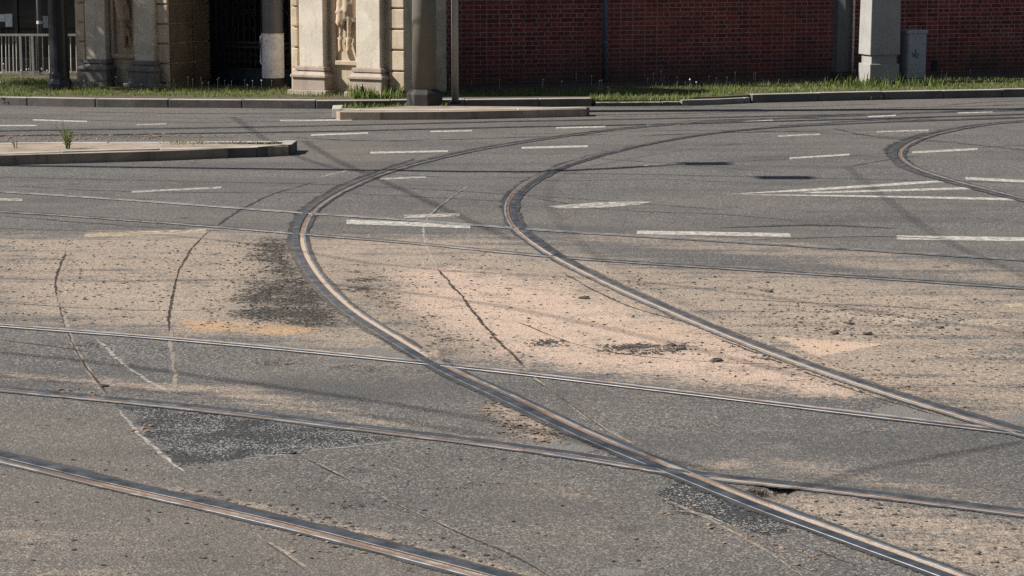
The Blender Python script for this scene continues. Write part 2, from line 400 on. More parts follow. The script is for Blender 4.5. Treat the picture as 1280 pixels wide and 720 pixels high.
ZA = {  # sand, peach dust, dark rubble, pale dust
 0: [([(-60,290),(110,291),(255,289),(372,296),(420,292),(640,292),(700,318),(860,330),(1000,340),(1280,362),(1380,372),(1380,545),(1265,535),(1120,515),(820,478),(560,452),(400,436),(0,402),(-60,398)], .8, .74),
     ([(690,298),(900,318),(1290,360),(1290,335),(1000,300),(760,288)], .3, .5), ([(100,288),(250,284),(370,288),(370,300),(110,300)], .1, .5),
     ([(860,585),(985,603),(1280,650),(1380,662),(1380,760),(1230,740),(1010,668),(930,632)], .3, .62),
     ([(0,474),(140,487),(260,499),(420,523),(520,540),(700,565),(700,556),(560,538),(440,512),(300,480),(160,472),(0,464)], .14, .62),
     ([(150,596),(330,628),(470,660),(640,705),(700,730),(620,725),(430,672),(280,636),(120,606)], .12, .6),
     ([(600,505),(640,508),(690,530),(712,552),(690,556),(650,545),(610,520)], .08, .7),
     ([(-60,650),(60,640),(200,720),(160,760),(-60,760)], .5, .45),
     ([(560,575),(700,590),(800,625),(760,650),(640,610)], .25, .42),
     ([(800,585),(905,596),(990,556),(900,575)], .15, .5),
     ([(900,560),(1040,600),(1270,640),(1270,622),(1120,600),(960,570)], .25, .5)],
 1: [([(455,335),(560,330),(720,352),(830,392),(960,428),(1130,500),(1060,505),(820,476),(640,458),(540,420),(470,385)], .5, .72),
     ([(965,420),(1108,430),(1022,446)], .03, .9),
     ([(900,610),(1000,650),(1140,705),(1180,720),(1160,700),(1010,640)], .1, .55),
     ([(60,345),(260,350),(330,420),(200,420),(60,400)], .7, .38)],
 2: [([(306,312),(330,297),(366,298),(376,325),(402,365),(444,404),(436,416),(390,410),(340,402),(288,396),(292,365),(340,340)], .25, .80),
     ([(745,434),(800,428),(862,433),(850,443),(770,443)], .12, .6),
     ([(660,428),(700,425),(706,432),(672,434)], .12, .55),
     ([(440,330),(480,335),(520,390),(590,430),(560,440),(480,400),(420,360)], .4, .5),
     ([(915,612),(960,608),(990,612),(985,618),(940,619)], .04, .5),
     ([(60,425),(400,455),(540,462),(500,470),(300,456)], .2, .30),
     ([(900,430),(1000,470),(1120,505),(1040,470),(960,440)], .2, .32)],
 3: [([(1010,388),(1120,390),(1290,402),(1290,412),(1160,412),(1040,402)], .3, .55),
     ([(1200,625),(1245,628),(1250,636),(1215,634)], .06, .62),
     ([(30,352),(180,362),(250,372),(230,380),(60,372)], .3, .42),
     ([(166,530),(215,536),(205,543),(178,543)], .05, .75)],
}
ZB = {  # orange dust, black patch, mastic, brownish grime
 0: [([(215,398),(300,401),(405,408),(432,417),(350,421),(225,413)], .16, .66),
     ([(760,402),(880,410),(920,428),(800,424)], .3, .5), ([(530,436),(556,442),(552,452),(536,448)], .05, .6),
     ([(960,420),(1108,430),(1022,446)], .03, .45)],
 1: [([(148,507),(240,515),(340,528),(500,549),(440,554),(400,562),(385,568),(330,570),(300,575),(262,580),(222,584)], .16, .95),
     ([(818,614),(850,605),(880,606),(930,628),(992,664),(962,672),(905,655),(845,640)], .08, 1)],
 2: [([(738,716),(770,709),(808,713),(806,718),(770,720)], .03, 1), ([(690,552),(722,543),(748,556),(735,566),(662,557)], .03, 1),
     ([(400,447),(470,432),(510,447),(540,456),(420,449)], .05, .9), ([(1085,512),(1130,505),(1200,527),(1110,522)], .05, .9),
     ([(1240,522),(1290,514),(1320,530),(1290,532)], .05, .9), ([(560,455),(640,462),(600,470)], .06, .7)],
 3: [([(-60,500),(150,510),(230,590),(450,640),(640,700),(640,760),(-60,760)], .6, .55),
     ([(430,560),(700,580),(860,640),(900,720),(640,690)], .7, .4),
     ([(0,270),(380,285),(640,280),(1280,330),(1280,300),(700,265),(0,255)], .8, .3),
     ([(560,120),(1300,110),(1300,160),(560,160)], 2, .25), ([(370,180),(480,176),(470,200),(370,198)], .5, .6)],
}
ZA_P = {k: [(poly(p), s, v) for p, s, v in L] for k, L in ZA.items()}
ZB_P = {k: [(poly(p), s, v) for p, s, v in L] for k, L in ZB.items()}
def zones(X, Y, Z):
    out = np.zeros((len(X), 4), np.float32)
    for k, L in Z.items():
        for P, s, v in L: out[:, k] = np.maximum(out[:, k], v*pmask(X, Y, P, s))
    return out
def add_attr(me, name, arr):
    at = me.attributes.new(name, 'FLOAT_COLOR', 'POINT'); at.data.foreach_set('color', np.ascontiguousarray(arr, np.float32).ravel())

# ------------------------------------------------------------------ road: one sheet to the horizon
def build_road():
    step = .04
    xs = np.concatenate([[-500,-150,-60,-30,-18,-12], np.arange(-9.5, 9.6, step), [12,18,30,60,150,500]])
    ys = np.concatenate([[-500,-120,-40,-10,0,4,6], np.arange(7.4, 31.0, step), [32,34,38,45,60,120,500]])
    nx, ny = len(xs), len(ys)
    X, Y = np.meshgrid(xs, ys); X = X.ravel(); Y = Y.ravel(); Z = np.zeros_like(X)
    hole = pmask(X, Y, poly([(944,614),(958,610),(984,611),(988,615),(970,617),(952,618)]), .05); Z -= .06*hole
    lump = pmask(X, Y, poly([(528,436),(552,436),(560,450),(540,452)]), .06)
    Z += lump*.03*rng.random(len(Z))
    rub = zones(X, Y, {0: ZA_P[2]})[:, 0]
    Z += rub*.012*(rng.random(len(Z))-.3)*(np.abs(X) < 9.4)
    me = bpy.data.meshes.new('road')
    me.vertices.add(nx*ny); me.vertices.foreach_set('co', np.stack([X, Y, Z], 1).astype(np.float32).ravel())
    i = np.arange((ny-1)*(nx-1)); r, c = i//(nx-1), i % (nx-1); v0 = r*nx+c
    q = np.stack([v0, v0+1, v0+nx+1, v0+nx], 1)
    me.loops.add(q.size); me.loops.foreach_set('vertex_index', q.ravel().astype(np.int32))
    me.polygons.add(len(q)); me.polygons.foreach_set('loop_start', (np.arange(len(q))*4).astype(np.int32))
    me.update(calc_edges=True); me.validate()
    me.polygons.foreach_set('use_smooth', np.ones(len(q), bool))
    add_attr(me, 'zone_a', zones(X, Y, ZA_P)); add_attr(me, 'zone_b', zones(X, Y, ZB_P))
    me.materials.append(M['ground'])
    o = bpy.data.objects.new('road', me); COL.objects.link(o)
    return tag(o, 'worn grey asphalt roadway dusted with tan sand around the tram tracks', 'road', kind='structure')
road = build_road()

# ------------------------------------------------------------------ smooth lines on the road
def spline(pts, step=.12):
    P = [Vector(p[:2]) for p in pts]
    P = [P[0]*2-P[1]] + P + [P[-1]*2-P[-2]]
    out = []
    for i in range(1, len(P)-2):
        a, b, c, d = P[i-1:i+3]; n = max(2, int((c-b).length/step*2))
        def tt(u, v): return max((u-v).length, 1e-6)**.5
        t0 = 0; t1 = tt(a, b); t2 = t1+tt(b, c); t3 = t2+tt(c, d)
        for k in range(n):
            t = t1+(t2-t1)*k/n
            A1 = a*((t1-t)/(t1-t0))+b*((t-t0)/(t1-t0)); A2 = b*((t2-t)/(t2-t1))+c*((t-t1)/(t2-t1)); A3 = c*((t3-t)/(t3-t2))+d*((t-t2)/(t3-t2))
            B1 = A1*((t2-t)/(t2-t0))+A2*((t-t0)/(t2-t0)); B2 = A2*((t3-t)/(t3-t1))+A3*((t-t1)/(t3-t1))
            out.append(B1*((t2-t)/(t2-t1))+B2*((t-t1)/(t2-t1)))
    out.append(P[-2])
    res = [out[0]]; acc = 0
    for p, q in zip(out, out[1:]):
        L = (q-p).length
        if L < 1e-9: continue
        while acc+L >= step:
            f = (step-acc)/L; p = p+(q-p)*f; res.append(p.copy()); L = (q-p).length; acc = 0
        acc += L
    res.append(out[-1]); return res
def sweep(name, line, prof, mat, parent, closed=False, edge=None, wob=0.0, smooth=False):
    N = len(line); m = len(prof); vs = np.zeros((N, m, 3)); ed = np.zeros((N, m, 4), np.float32)
    for i, p in enumerate(line):
        d = (line[min(i+1, N-1)]-line[max(i-1, 0)]).normalized(); r = Vector((d.y, -d.x))
        for j, (u, z) in enumerate(prof):
            uu = u
            if wob and edge is not None and edge[j] < 0: uu += wob*mnoise.noise(Vector((p.x*1.7, p.y*1.7, j*5.0)))
            vs[i, j] = (p.x+r.x*uu, p.y+r.y*uu, z)
            if edge is not None: ed[i, j, :] = edge[j]
    fs = []
    for i in range(N-1):
        for j in range(m-1+(1 if closed else 0)):
            j2 = (j+1) % m
            fs.append((i*m+j, i*m+j2, (i+1)*m+j2, (i+1)*m+j))
    me = bpy.data.meshes.new(name); flat = vs.reshape(-1, 3)
    me.from_pydata([tuple(p) for p in flat], [], fs)
    bm = bmesh.new(); bm.from_mesh(me); bmesh.ops.recalc_face_normals(bm, faces=bm.faces)
    if not closed and sum(f.normal.z for f in bm.faces) < 0: bmesh.ops.reverse_faces(bm, faces=bm.faces)
    bm.to_mesh(me); bm.free()
    add_attr(me, 'zone_a', zones(flat[:, 0], flat[:, 1], ZA_P)); add_attr(me, 'edge', ed.reshape(-1, 4))
    me.materials.append(mat)
    if smooth:
        for p in me.polygons: p.use_smooth = True
    o = bpy.data.objects.new(name, me); COL.objects.link(o)
    if parent is not None: o.parent = parent
    return o
rail_i = 0
def rail(px, side, label, scale=1.0, sealw=.10, sealz=.012, group='tram rails set in the road'):
    global rail_i; dz = rail_i*.0003; rail_i += 1
    line = spline([W(x, y) for x, y in px]); s = side; k = scale
    c = thing('tram_rail', label, 'rail', (0, 0, 0), group=group)
    T = lambda L: [(s*u*k, z+dz) for u, z in L]
    sweep('rail_head', line, T([(-.068,.001),(-.064,.0068),(-.055,.008),(-.012,.008),(-.006,.0068),(-.004,.001)]), M['steel'], c)
    sweep('groove', line, T([(-.005,.0046),(.002,.0044),(.010,.0042),(.030,.0042),(.036,.0046)]), M['groove'], c, edge=[1,1,0,0,.4])
    sweep('guard_lip', line, T([(.035,.001),(.037,.0062),(.040,.0072),(.054,.0072),(.058,.006),(.060,.001)]), M['lip'], c)
    a, b = T([(-.066,.0048),(-.066-sealw*.45,.0043),(-.066-sealw,.0036)]), T([(.058,.0048),(.058+sealw*.35,.0043),(.058+sealw*.8,.0036)])
    sweep('bitumen_seal', line, a, M['seal'], c, edge=[.25,.10,-.16], wob=.03)
    sweep('bitumen_seal', line, b, M['seal'], c, edge=[.25,.10,-.16], wob=.03)
    return c
rail([(-400,484),(-160,538),(0,573),(150,609),(330,649),(480,686),(640,728),(800,772)], 1, 'nearest steel rail crossing the bottom left corner of the road', 1.02, .04)
rail([(-300,455),(0,487),(250,512),(490,541),(700,568),(850,592),(1060,616),(1280,643),(1500,672)], 1, 'dark rail below the long grey asphalt strip, running past the black patch', .8, .05)
rail([(-300,384),(0,407),(250,427),(560,457),(820,487),(1060,516),(1280,542),(1500,566)], -1, 'shiny straight rail between the sandy area and the grey strip', .72, .04)
rail([(-300,252),(0,265),(180,277),(365,292),(520,305),(700,322),(1000,342),(1280,361),(1500,378)], 1, 'dull rail along the upper edge of the sandy area', .62, .06)
rail([(-300,222),(0,240),(180,252),(370,266),(530,277),(690,289),(1000,308),(1280,326),(1500,341)], -1, 'thin rail just above the white dashes at the top of the sandy area', .55, .05)
rail([(1500,126),(1280,136),(1080,144),(900,152),(790,160),(700,171),(620,183),(560,195),(490,213),(430,237),(390,263),(375,290),(379,318),(400,352),(440,390),(500,428),(560,463),(640,500),(740,547),(850,592),(960,636),(1080,680),(1190,720),(1300,762)], -1,
     'long curving rail that sweeps from far back round to the bottom right corner', .92, .055, .013)
rail([(1500,132),(1280,147),(1100,153),(960,160),(880,168),(790,184),(710,206),(660,230),(638,255),(645,283),(680,312),(740,345),(830,386),(920,424),(1020,462),(1150,505),(1280,543),(1420,584)], 1,
     'inner curved rail bending from the middle of the road to the right edge', .84, .055, .013)
rail([(1500,142),(1330,149),(1240,155),(1180,165),(1138,178),(1122,193),(1138,209),(1180,224),(1240,240),(1300,255),(1420,284)], -1,
     'short sharply bent rail beside the striped triangle at the right', .95, .07, .013)
rail([(-300,172),(0,164),(200,161),(420,157),(640,152),(900,147),(1280,138),(1500,132)], 1, 'far straight rail closest to the central kerb island', .7, .07, .013)
rail([(-300,179),(0,170),(200,167.5),(420,164),(640,159),(800,156),(960,152),(1280,143),(1500,136)], -1, 'far straight rail behind the left kerb island', .7, .07, .013)

# ------------------------------------------------------------------ road markings, cracks and seams: children of the road
mk = 0
def sheet(name, pts, mat, sub=.25):
    global mk; mk += 1; z = .0016+(mk % 5)*.0003
    P = [W(x, y) for x, y in pts]; 
    me = bpy.data.meshes.new(name)
    me.from_pydata([(p.x, p.y, z) for p in P], [], [tuple(range(len(P)))])
    if me.polygons[0].normal.z < 0: me.flip_normals()
    add_attr(me, 'edge', np.zeros((len(P), 4)))
    me.materials.append(mat); o = bpy.data.objects.new(name, me); COL.objects.link(o); o.parent = road; return o
def dash(x0, y0, x1, y1, h, mat='paint', skew=0):
    return sheet('road_marking', [(x0, y0-h/2), (x1, y1-h/2), (x1+skew, y1+h/2), (x0+skew, y0+h/2)], M[mat])
for a in [(165,240,277,234.5,2.2,'paint_old'),(106,294.5,258,289,5,'paint_dust'),(-40,248.5,28,250,3,'paint_old'),
          (433,277.5,588,283,5.5),(796,290.5,988,294,4.5),(1121,297,1300,299.5,5),(805,207.5,857,205,2),
          (350,151,440,150,1.8),(389,169,460,166.5,2),(463,191,560,189,2.2),(538,164.5,590,163.5,1.6),
          (695,160,757,158.5,1.8),(808,157,850,155.5,1.5),(652,185,735,183,2.4),(929,152.3,966,150.5,1.6),(1085,146,1120,144.3,1.6),
          (1096,165,1161,163,2,'paint_old'),(1197,141.3,1241,139.8,1.6),(973,170.3,1025,168,1.8,'paint_old'),(987,198,1062,193.4,2.4),
          (1140,190.5,1222,186.3,2.6),(-30,157.3,46,157,1.5),(41,150,109,152,1.6),(171,156.3,208,155,1.5,'paint_old'),
          (1255,382.5,1320,380.5,4,'paint_dust'),(1207,223,1300,228,3.2),(505,271,575,268.5,4,'paint_old'),(475,224,532,221.5,2,'paint_old')]:
    dash(*a)
sheet('road_marking', [(685,258),(760,252.3),(815,252.2),(800,256),(760,259.5),(700,261)], M['paint_old'])
sheet('road_marking', [(908,243),(1000,236.8),(1172,225.4),(1184,227.6),(1010,239)], M['paint'])
sheet('road_marking', [(1000,240.4),(1205,234.2),(1245,236),(1020,241.8)], M['paint'])
sheet('road_marking', [(908,243.4),(1040,243.8),(1320,248.6),(1320,252.3),(1120,247.2)], M['paint'])
zc = 0
def strip(name, px, w, mat, wob=.5, step=.06, world=False):
    global zc; zc += 1; z = .0010+(zc % 6)*.0002
    line = spline([W(x, y) for x, y in px], step); N = len(line); vs = []; ed = []
    sd = rng.random()*100
    for i, p in enumerate(line):
        d = (line[min(i+1, N-1)]-line[max(i-1, 0)]).normalized(); r = Vector((d.y, -d.x))
        o = wob*w*mnoise.noise(Vector((p.x*2.2, p.y*2.2, sd))) + wob*.8*w*mnoise.noise(Vector((p.x*9, p.y*9, sd)))
        ww = w*(.75+.6*mnoise.noise(Vector((p.x*5, p.y*5, sd+9))))
        tp = min(1, i/4, (N-1-i)/4)
        for u, e in ((-1, 1), (-.35, 0), (.35, 0), (1, 1)):
            vs.append((p.x+r.x*(o+u*ww*.5*max(tp,.15)), p.y+r.y*(o+u*ww*.5*max(tp,.15)), z)); ed.append((e, e, e, 1))
    fs = [(i*4+j, i*4+j+1, i*4+j+5, i*4+j+4) for i in range(N-1) for j in range(3)]
    me = bpy.data.meshes.new(name); me.from_pydata(vs, [], fs)
    if me.polygons[0].normal.z < 0: me.flip_normals()
    add_attr(me, 'edge', np.array(ed)); me.materials.append(mat)
    o = bpy.data.objects.new(name, me); COL.objects.link(o); o.parent = road; return o
CR = [([(83,314),(74,335),(70,352),(74,380),(82,410)], .05, 'crack'), ([(86,318),(76,345),(76,375),(88,420),(105,455),(130,492)], .075, 'crumb'),
      ([(82,412),(98,445),(122,478),(134,492)], .03, 'crack'),
      ([(262,288),(240,310),(222,345),(213,385),(212,415)], .045, 'crack'), ([(213,412),(214,445),(222,492)], .07, 'crumb'), ([(268,284),(300,262),(345,242),(395,227)], .05, 'tar'),
      ([(585,232),(560,250),(538,268),(530,285),(534,310),(546,335)], .035, 'joint'), ([(580,236),(556,254),(534,275)], .03, 'crack'),
      ([(546,335),(580,375),(612,415),(655,460)], .055, 'crack'), ([(655,462),(690,490),(740,525),(800,560)], .05, 'crumb'), ([(660,470),(700,497),(760,540)], .025, 'crack'),
      ([(118,422),(150,452),(185,476),(218,494)], .045, 'joint'), ([(146,510),(175,545),(205,570),(232,592)], .04, 'joint'),
      ([(378,572),(420,592),(480,622),(560,660),(640,694),(690,722)], .035, 'crack'), ([(380,570),(430,596),(500,632),(600,676)], .022, 'crumb'),
      ([(300,575),(340,570),(385,569)], .05, 'joint'), ([(372,567),(400,563),(440,559),(520,550)], .045, 'joint'),
      ([(310,660),(345,684),(400,720)], .06, 'crumb'), ([(320,668),(350,690),(380,712)], .03, 'crack'),
      ([(610,508),(650,522),(690,545)], .06, 'crumb'), ([(790,640),(860,640),(920,660)], .03, 'joint'),
      ([(820,620),(900,655),(960,690),(1000,720)], .05, 'crumb'), ([(1000,680),(1050,700),(1100,720)], .04, 'crack'),
      ([(890,420),(980,455),(1080,492),(1180,522)], .05, 'crack'), ([(700,340),(780,380),(860,405)], .045, 'crack'),
      ([(640,400),(760,440),(960,455),(1010,452)], .03, 'crack'), ([(880,372),(1000,378),(1280,392)], .04, 'crack'),
      ([(0,378),(120,386),(240,388),(330,380)], .03, 'crack'), ([(0,425),(60,432),(120,442)], .03, 'tar'),
      ([(0,232),(120,238),(300,241),(470,240)], .07, 'tar'), ([(0,270),(90,277),(170,283),(290,289)], .06, 'tar'), ([(400,240),(520,246),(640,252)], .05, 'tar'),
      ([(660,246),(760,262),(900,268),(1000,276)], .05, 'tar'), ([(900,285),(1040,282),(1120,286)], .14, 'tar'), ([(930,300),(1100,296),(1200,300)], .06, 'tar'),
      ([(620,221),(700,226),(820,224),(920,228)], .04, 'tar'), ([(1040,160),(1100,172),(1180,178)], .05, 'tar'), ([(1060,208),(1110,200),(1150,194)], .06, 'tar'),
      ([(740,198),(860,206),(980,216)], .05, 'tar'), ([(300,146),(420,148),(520,145)], .05, 'tar'), ([(100,140),(240,142),(420,141)], .05, 'tar'),
      ([(60,163),(160,170),(300,172)], .06, 'tar'), ([(360,172),(480,176),(640,172),(760,168)], .07, 'tar'), ([(800,170),(900,166),(1040,164)], .08, 'tar'),
      ([(850,152),(980,148),(1120,150),(1280,146)], .10, 'tar'), ([(640,145),(800,143),(1000,138),(1280,131)], .08, 'tar'), ([(960,158),(1100,150),(1280,142)], .1, 'tar'),
      ([(1180,132),(1230,128),(1290,126)], .06, 'tar'), ([(860,132),(960,134),(1100,130)], .05, 'tar'),
      ([(395,222),(450,212),(520,216)], .09, 'joint'), ([(480,224),(560,222),(640,222)], .03, 'joint')]
for px, wd, m in CR: strip('road_crack' if m in ('crack', 'crumb') else 'road_seam', px, wd*(.95 if m in ('crack','crumb') else 2.6 if min(y for _, y in px) < 182 else 1.3), M[m], .28)
# dark burn marks and wide seams along the tight curve
for px, wd in [([(1108,196),(1112,186),(1140,172),(1190,160)], .22), ([(628,262),(634,244),(670,220),(720,200),(800,180)], .16), ([(364,300),(368,275),(392,252),(440,226),(520,198)], .14)]:
    strip('road_seam', px, wd, M['tar'], .2)

# ------------------------------------------------------------------ loose rubble
def rocks(name, n, polys, rmin, rmax, mat, label, cat, flat=.55):
    base = np.array([(1,0,0),(-1,0,0),(0,1,0),(0,-1,0),(0,0,1),(0,0,-1),(.6,.6,.5),(-.6,.6,.4),(.6,-.6,.5),(-.6,-.6,.5)])
    bm = bmesh.new()
    for p in base: bm.verts.new(p)
    bmesh.ops.convex_hull(bm, input=bm.verts); bm.verts.ensure_lookup_table(); bm.verts.index_update()
    bv = np.array([v.co[:] for v in bm.verts]); bf = np.array([[v.index for v in f.verts] for f in bm.faces]); bm.free()
    Vs, Fs = [], []; cnt = 0
    tot = sum(k for _, k in polys)
    for P, k in polys:
        q = poly(P); lo, hi = q.min(0), q.max(0); need = int(n*k/tot)
        while need > 0:
            c = lo+(hi-lo)*rng.random((need*2, 2)); m = pmask(c[:, 0], c[:, 1], q, .15) > rng.random(len(c)); c = c[m][:need]
            if len(c) == 0: break
            for x, y in c:
                r = rmin+(rmax-rmin)*rng.random()**3.5; v = bv*(r*(.6+.8*rng.random((len(bv), 1))))
                v[:, 2] *= flat; a = rng.random()*6.28; R2 = np.array([[math.cos(a), -math.sin(a)], [math.sin(a), math.cos(a)]])
                v[:, :2] = v[:, :2]@R2.T*np.array([1+rng.random()*.6, 1]); v += (x, y, r*flat*.35)
                Vs.append(v); Fs.append(bf+cnt); cnt += len(bv)
            need -= len(c)
    me = bpy.data.meshes.new(name); me.from_pydata(np.concatenate(Vs).tolist(), [], np.concatenate(Fs).tolist()); me.materials.append(mat)
    o = bpy.data.objects.new(name, me); COL.objects.link(o); return tag(o, label, cat, kind='stuff')
rocks('loose_gravel', 9500, [([(440,330),(640,310),(720,350),(960,430),(1130,505),(820,476),(600,450),(480,400)], 1.5), ([(0,300),(370,300),(430,420),(0,400)], 2.2),
     ([(720,335),(1280,370),(1280,520),(1150,500),(960,435)], 1.7), ([(300,300),(370,300),(440,405),(300,408)], 1.6), ([(950,380),(1230,395),(1200,420),(960,412)], .7),
     ([(745,430),(862,431),(850,444),(760,444)], .9), ([(655,425),(710,424),(706,434),(670,435)], .25), ([(600,500),(712,550),(690,558),(610,522)], .3),
     ([(890,605),(1280,650),(1280,720),(1000,660)], .35), ([(200,608),(460,660),(640,712),(430,668)], .35), ([(0,560),(640,560),(900,720),(0,720)], .35)],
     .0022, .0105, M['stonebit'], 'dark crumbs of asphalt scattered over the sandy roadway', 'gravel')
rocks('sandy_rubble', 900, [([(526,434),(556,436),(560,452),(540,453)], .8), ([(600,502),(712,550),(690,556),(610,522)], 1.2), ([(1000,440),(1180,500),(1100,480)], .8),
     ([(820,625),(960,680),(1060,715),(1000,700)], .6), ([(0,480),(500,540),(250,505)], .6), ([(330,650),(500,700),(400,690)], .4), ([(165,530),(215,536),(180,544)], .2), ([(460,335),(600,440),(480,400)], .6)],
     .003, .014, M['sandlump'], 'dusty tan crumbs along the cracked rail edges and joints', 'rubble')
# larger lumps of asphalt one could pick up
proto = None
for i, (x, y, r) in enumerate([(731,373,.03),(1043,417,.026),(1062,405,.022),(895,451,.03),(1175,410,.022),(852,437,.026),(840,432,.024),(130,483,.018),(365,567,.016),(961,365,.026),(1085,418,.026)]):
    p = W(x, y)
    if proto is None:
        bm = bmesh.new(); bmesh.ops.create_icosphere(bm, subdivisions=2, radius=1)
        for v in bm.verts: v.co *= 1+.45*mnoise.noise(v.co*1.6); v.co.z = max(v.co.z*.45, -.12)
        me = bpy.data.meshes.new('asphalt_lump'); bm.to_mesh(me); bm.free(); me.materials.append(M['stonebit'])
        o = proto = bpy.data.objects.new('asphalt_lump', me)
    else: o = proto.copy()
    COL.objects.link(o); o.location = (p.x, p.y, .004); o.scale = (r*1.5, r, r); o.rotation_euler = (0, 0, i*1.3)
    tag(o, 'loose dark lump of broken asphalt lying on the road', 'asphalt lump', 'loose lumps of asphalt')

# ------------------------------------------------------------------ kerbs, verge, islands
VZ = .115
def kerb_run(name, px, h, mat, parent, width=.16, stone=1.0, z0=-.05):
    """kerb stones following a line given by the foot of the kerb's road face; width goes away from the road"""
    line = spline([W(x, y) for x, y in px], .1); mb = MB(); L = 0; seg = [line[0]]
    def put(s):
        pts = [s[0], s[len(s)//2], s[-1]] if len(s) > 2 else s
        f, bk = [], []
        for i, p in enumerate(pts):
            d = (pts[min(i+1, len(pts)-1)]-pts[max(i-1, 0)]).normalized(); lft = Vector((-d.y, d.x))
            f.append(p); bk.append(p+lft*width)
        d0 = (pts[-1]-pts[0]).normalized()*.005
        f[0] = f[0]+d0; bk[0] = bk[0]+d0; f[-1] = f[-1]-d0; bk[-1] = bk[-1]-d0
        mb.prism([tuple(p) for p in f]+[tuple(p) for p in bk[::-1]], z0, h+random.uniform(-.006, .004))
    for a, b in zip(line, line[1:]):
        seg.append(b); L += (b-a).length
        if L >= stone: put(seg); seg = [b]; L = 0
    if len(seg) > 1: put(seg)
    return mb.obj(name, mat, parent, bevel=.012)
def ptz(px, z): return [tuple(W(x, y, z))[:2] for x, y in px]
kl = [(-300,129),(0,131.5),(60,133),(140,134.2),(275,135),(415,136),(560,135),(740,133)]
kt = [(852,132.2),(900,130.8),(938,128.8)]
kr = [(940,128.6),(1040,126.2),(1146,123.9),(1280,121.4),(1500,118)]
ks = [(744,133),(800,132.6),(850,132.2)]
front = [tuple(W(x, y))[:2] for x, y in kl+ks[1:2]+kt+kr[1:]]
vp = [(p[0], p[1]+.1) for p in front]
mb = MB(); mb.prism(vp+[(60, vp[-1][1]), (60, 90), (-60, 90), (-60, vp[0][1])], -.05, VZ)
verge = mb.obj('verge_ground', M['soil']); tag(verge, 'earth verge and footway ground behind the far kerb', 'ground', kind='structure')
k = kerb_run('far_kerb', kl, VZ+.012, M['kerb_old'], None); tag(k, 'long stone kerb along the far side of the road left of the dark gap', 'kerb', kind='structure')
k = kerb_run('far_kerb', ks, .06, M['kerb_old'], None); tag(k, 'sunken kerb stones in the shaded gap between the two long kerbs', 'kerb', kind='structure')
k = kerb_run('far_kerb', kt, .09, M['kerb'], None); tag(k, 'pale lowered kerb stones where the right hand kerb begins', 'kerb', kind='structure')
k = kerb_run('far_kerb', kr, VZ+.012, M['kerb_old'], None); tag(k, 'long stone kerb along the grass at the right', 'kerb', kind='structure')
def island(front_px, top_px, label, h=.12, mat='kerb'):
    o = MB().prism(ptz(top_px, h), -.05, h-.012).obj('traffic_island', M['sandtop']); tag(o, label, 'traffic island', kind='structure')
    kerb_run('kerb', front_px, h, M[mat], o, .15); return o
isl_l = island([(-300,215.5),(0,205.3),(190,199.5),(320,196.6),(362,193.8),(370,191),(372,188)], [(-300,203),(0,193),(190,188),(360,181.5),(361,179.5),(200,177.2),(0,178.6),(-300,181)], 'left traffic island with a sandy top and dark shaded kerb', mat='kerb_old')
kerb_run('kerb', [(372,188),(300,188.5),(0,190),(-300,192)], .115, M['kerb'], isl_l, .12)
isl_c = island([(416,142),(413,144.5),(420,147),(475,148.2),(570,147.8),(660,146.4),(735,145.2),(737,144.4)], [(420,138),(445,134.2),(510,131.2),(640,132),(733,133.2),(733,135),(570,138.6),(475,139.2),(425,139.2)], 'pale kerbed traffic island under the central round pole')
# end stone of the central island
a, b, c_, d_ = W(700,145.6), W(737,144.5), W(737,142.8), W(700,143.4)

# ------------------------------------------------------------------ stone gate
TH = R(27.8)
tv = Vector((math.cos(TH), -math.sin(TH), 0)); nv = Vector((-math.sin(TH), -math.cos(TH), 0))
pa = Vector(((150-640)/F*36.0, 35.55, 0))
G0 = pa - tv*((pa.x-((97-640)/F*36.4))/tv.x)
def gx(px, k=0.0, py=60):                   # coordinate along the facade where direction px meets the plane k in front of it
    d = ray(px, py); c = G0+nv*k; den = d.x*nv.x+d.y*nv.y; t = (c.x*nv.x+c.y*nv.y)/den
    p = Vector((d.x*t, d.y*t, 0)); return (p-G0).dot(tv)
gate = thing('stone_gate', 'ornate sandstone gateway with carved piers and a black iron gate', 'gateway', tuple(G0+Vector((0,0,VZ-.1))), -TH, local=True)
def gobj(mb, name, mat, parent=gate, **k):
    o = mb.obj(name, mat, None, **k); o.parent = parent; return o
GH = 3.15
def pilaster(px0, px1, pm='plinth'):
    K = .15; x0, x1 = gx(px0, K), gx(px1, K)
    m = MB().box(x0, x1, -K, .02, .52, GH); p = gobj(m, 'pilaster', M['stone'], bevel=.012)
    q = MB(); q.frustum((x0-.085, x1+.085, -K-.10, .015), (x0-.02, x1+.02, -K-.02, .015), .405, .465)
    q.box(x0-.05, x1+.05, -K-.055, .012, .463, .525); q.box(x0-.10, x1+.10, -K-.115, .010, .36, .407); q.box(x0-.075, x1+.075, -K-.085, .012, .17, .362)
    q.box(x0-.13, x1+.13, -K-.15, .008, -.1, .172)
    gobj(q, 'plinth', M[pm], bevel=.01)
def quoins(px0, px1, k=.05, ymid=60, deep=0):
    x0, x1 = gx(px0, k), gx(px1, k); m = MB()
    z = -.1
    for zt in [.175, .485, .80, 1.11, 1.42, 1.73, 2.04, 2.35, 2.66, GH]:
        m.box(x0, x1, -k, .004, z+.012, zt-.012); z = zt
    gobj(m, 'quoin_blocks', M['stone2'], bevel=.014)
def core(x0, x1, depth): gobj(MB().box(x0, x1, 0, depth, -.1, GH), 'pier', M['stone2'])
# left pier
xL0, xL1 = gx(95), gx(210); core(xL0, xL1, 1.25)
pilaster(107, 132, 'plinth_dark'); pilaster(168, 191, 'plinth_dark'); quoins(96, 106); quoins(195, 210)
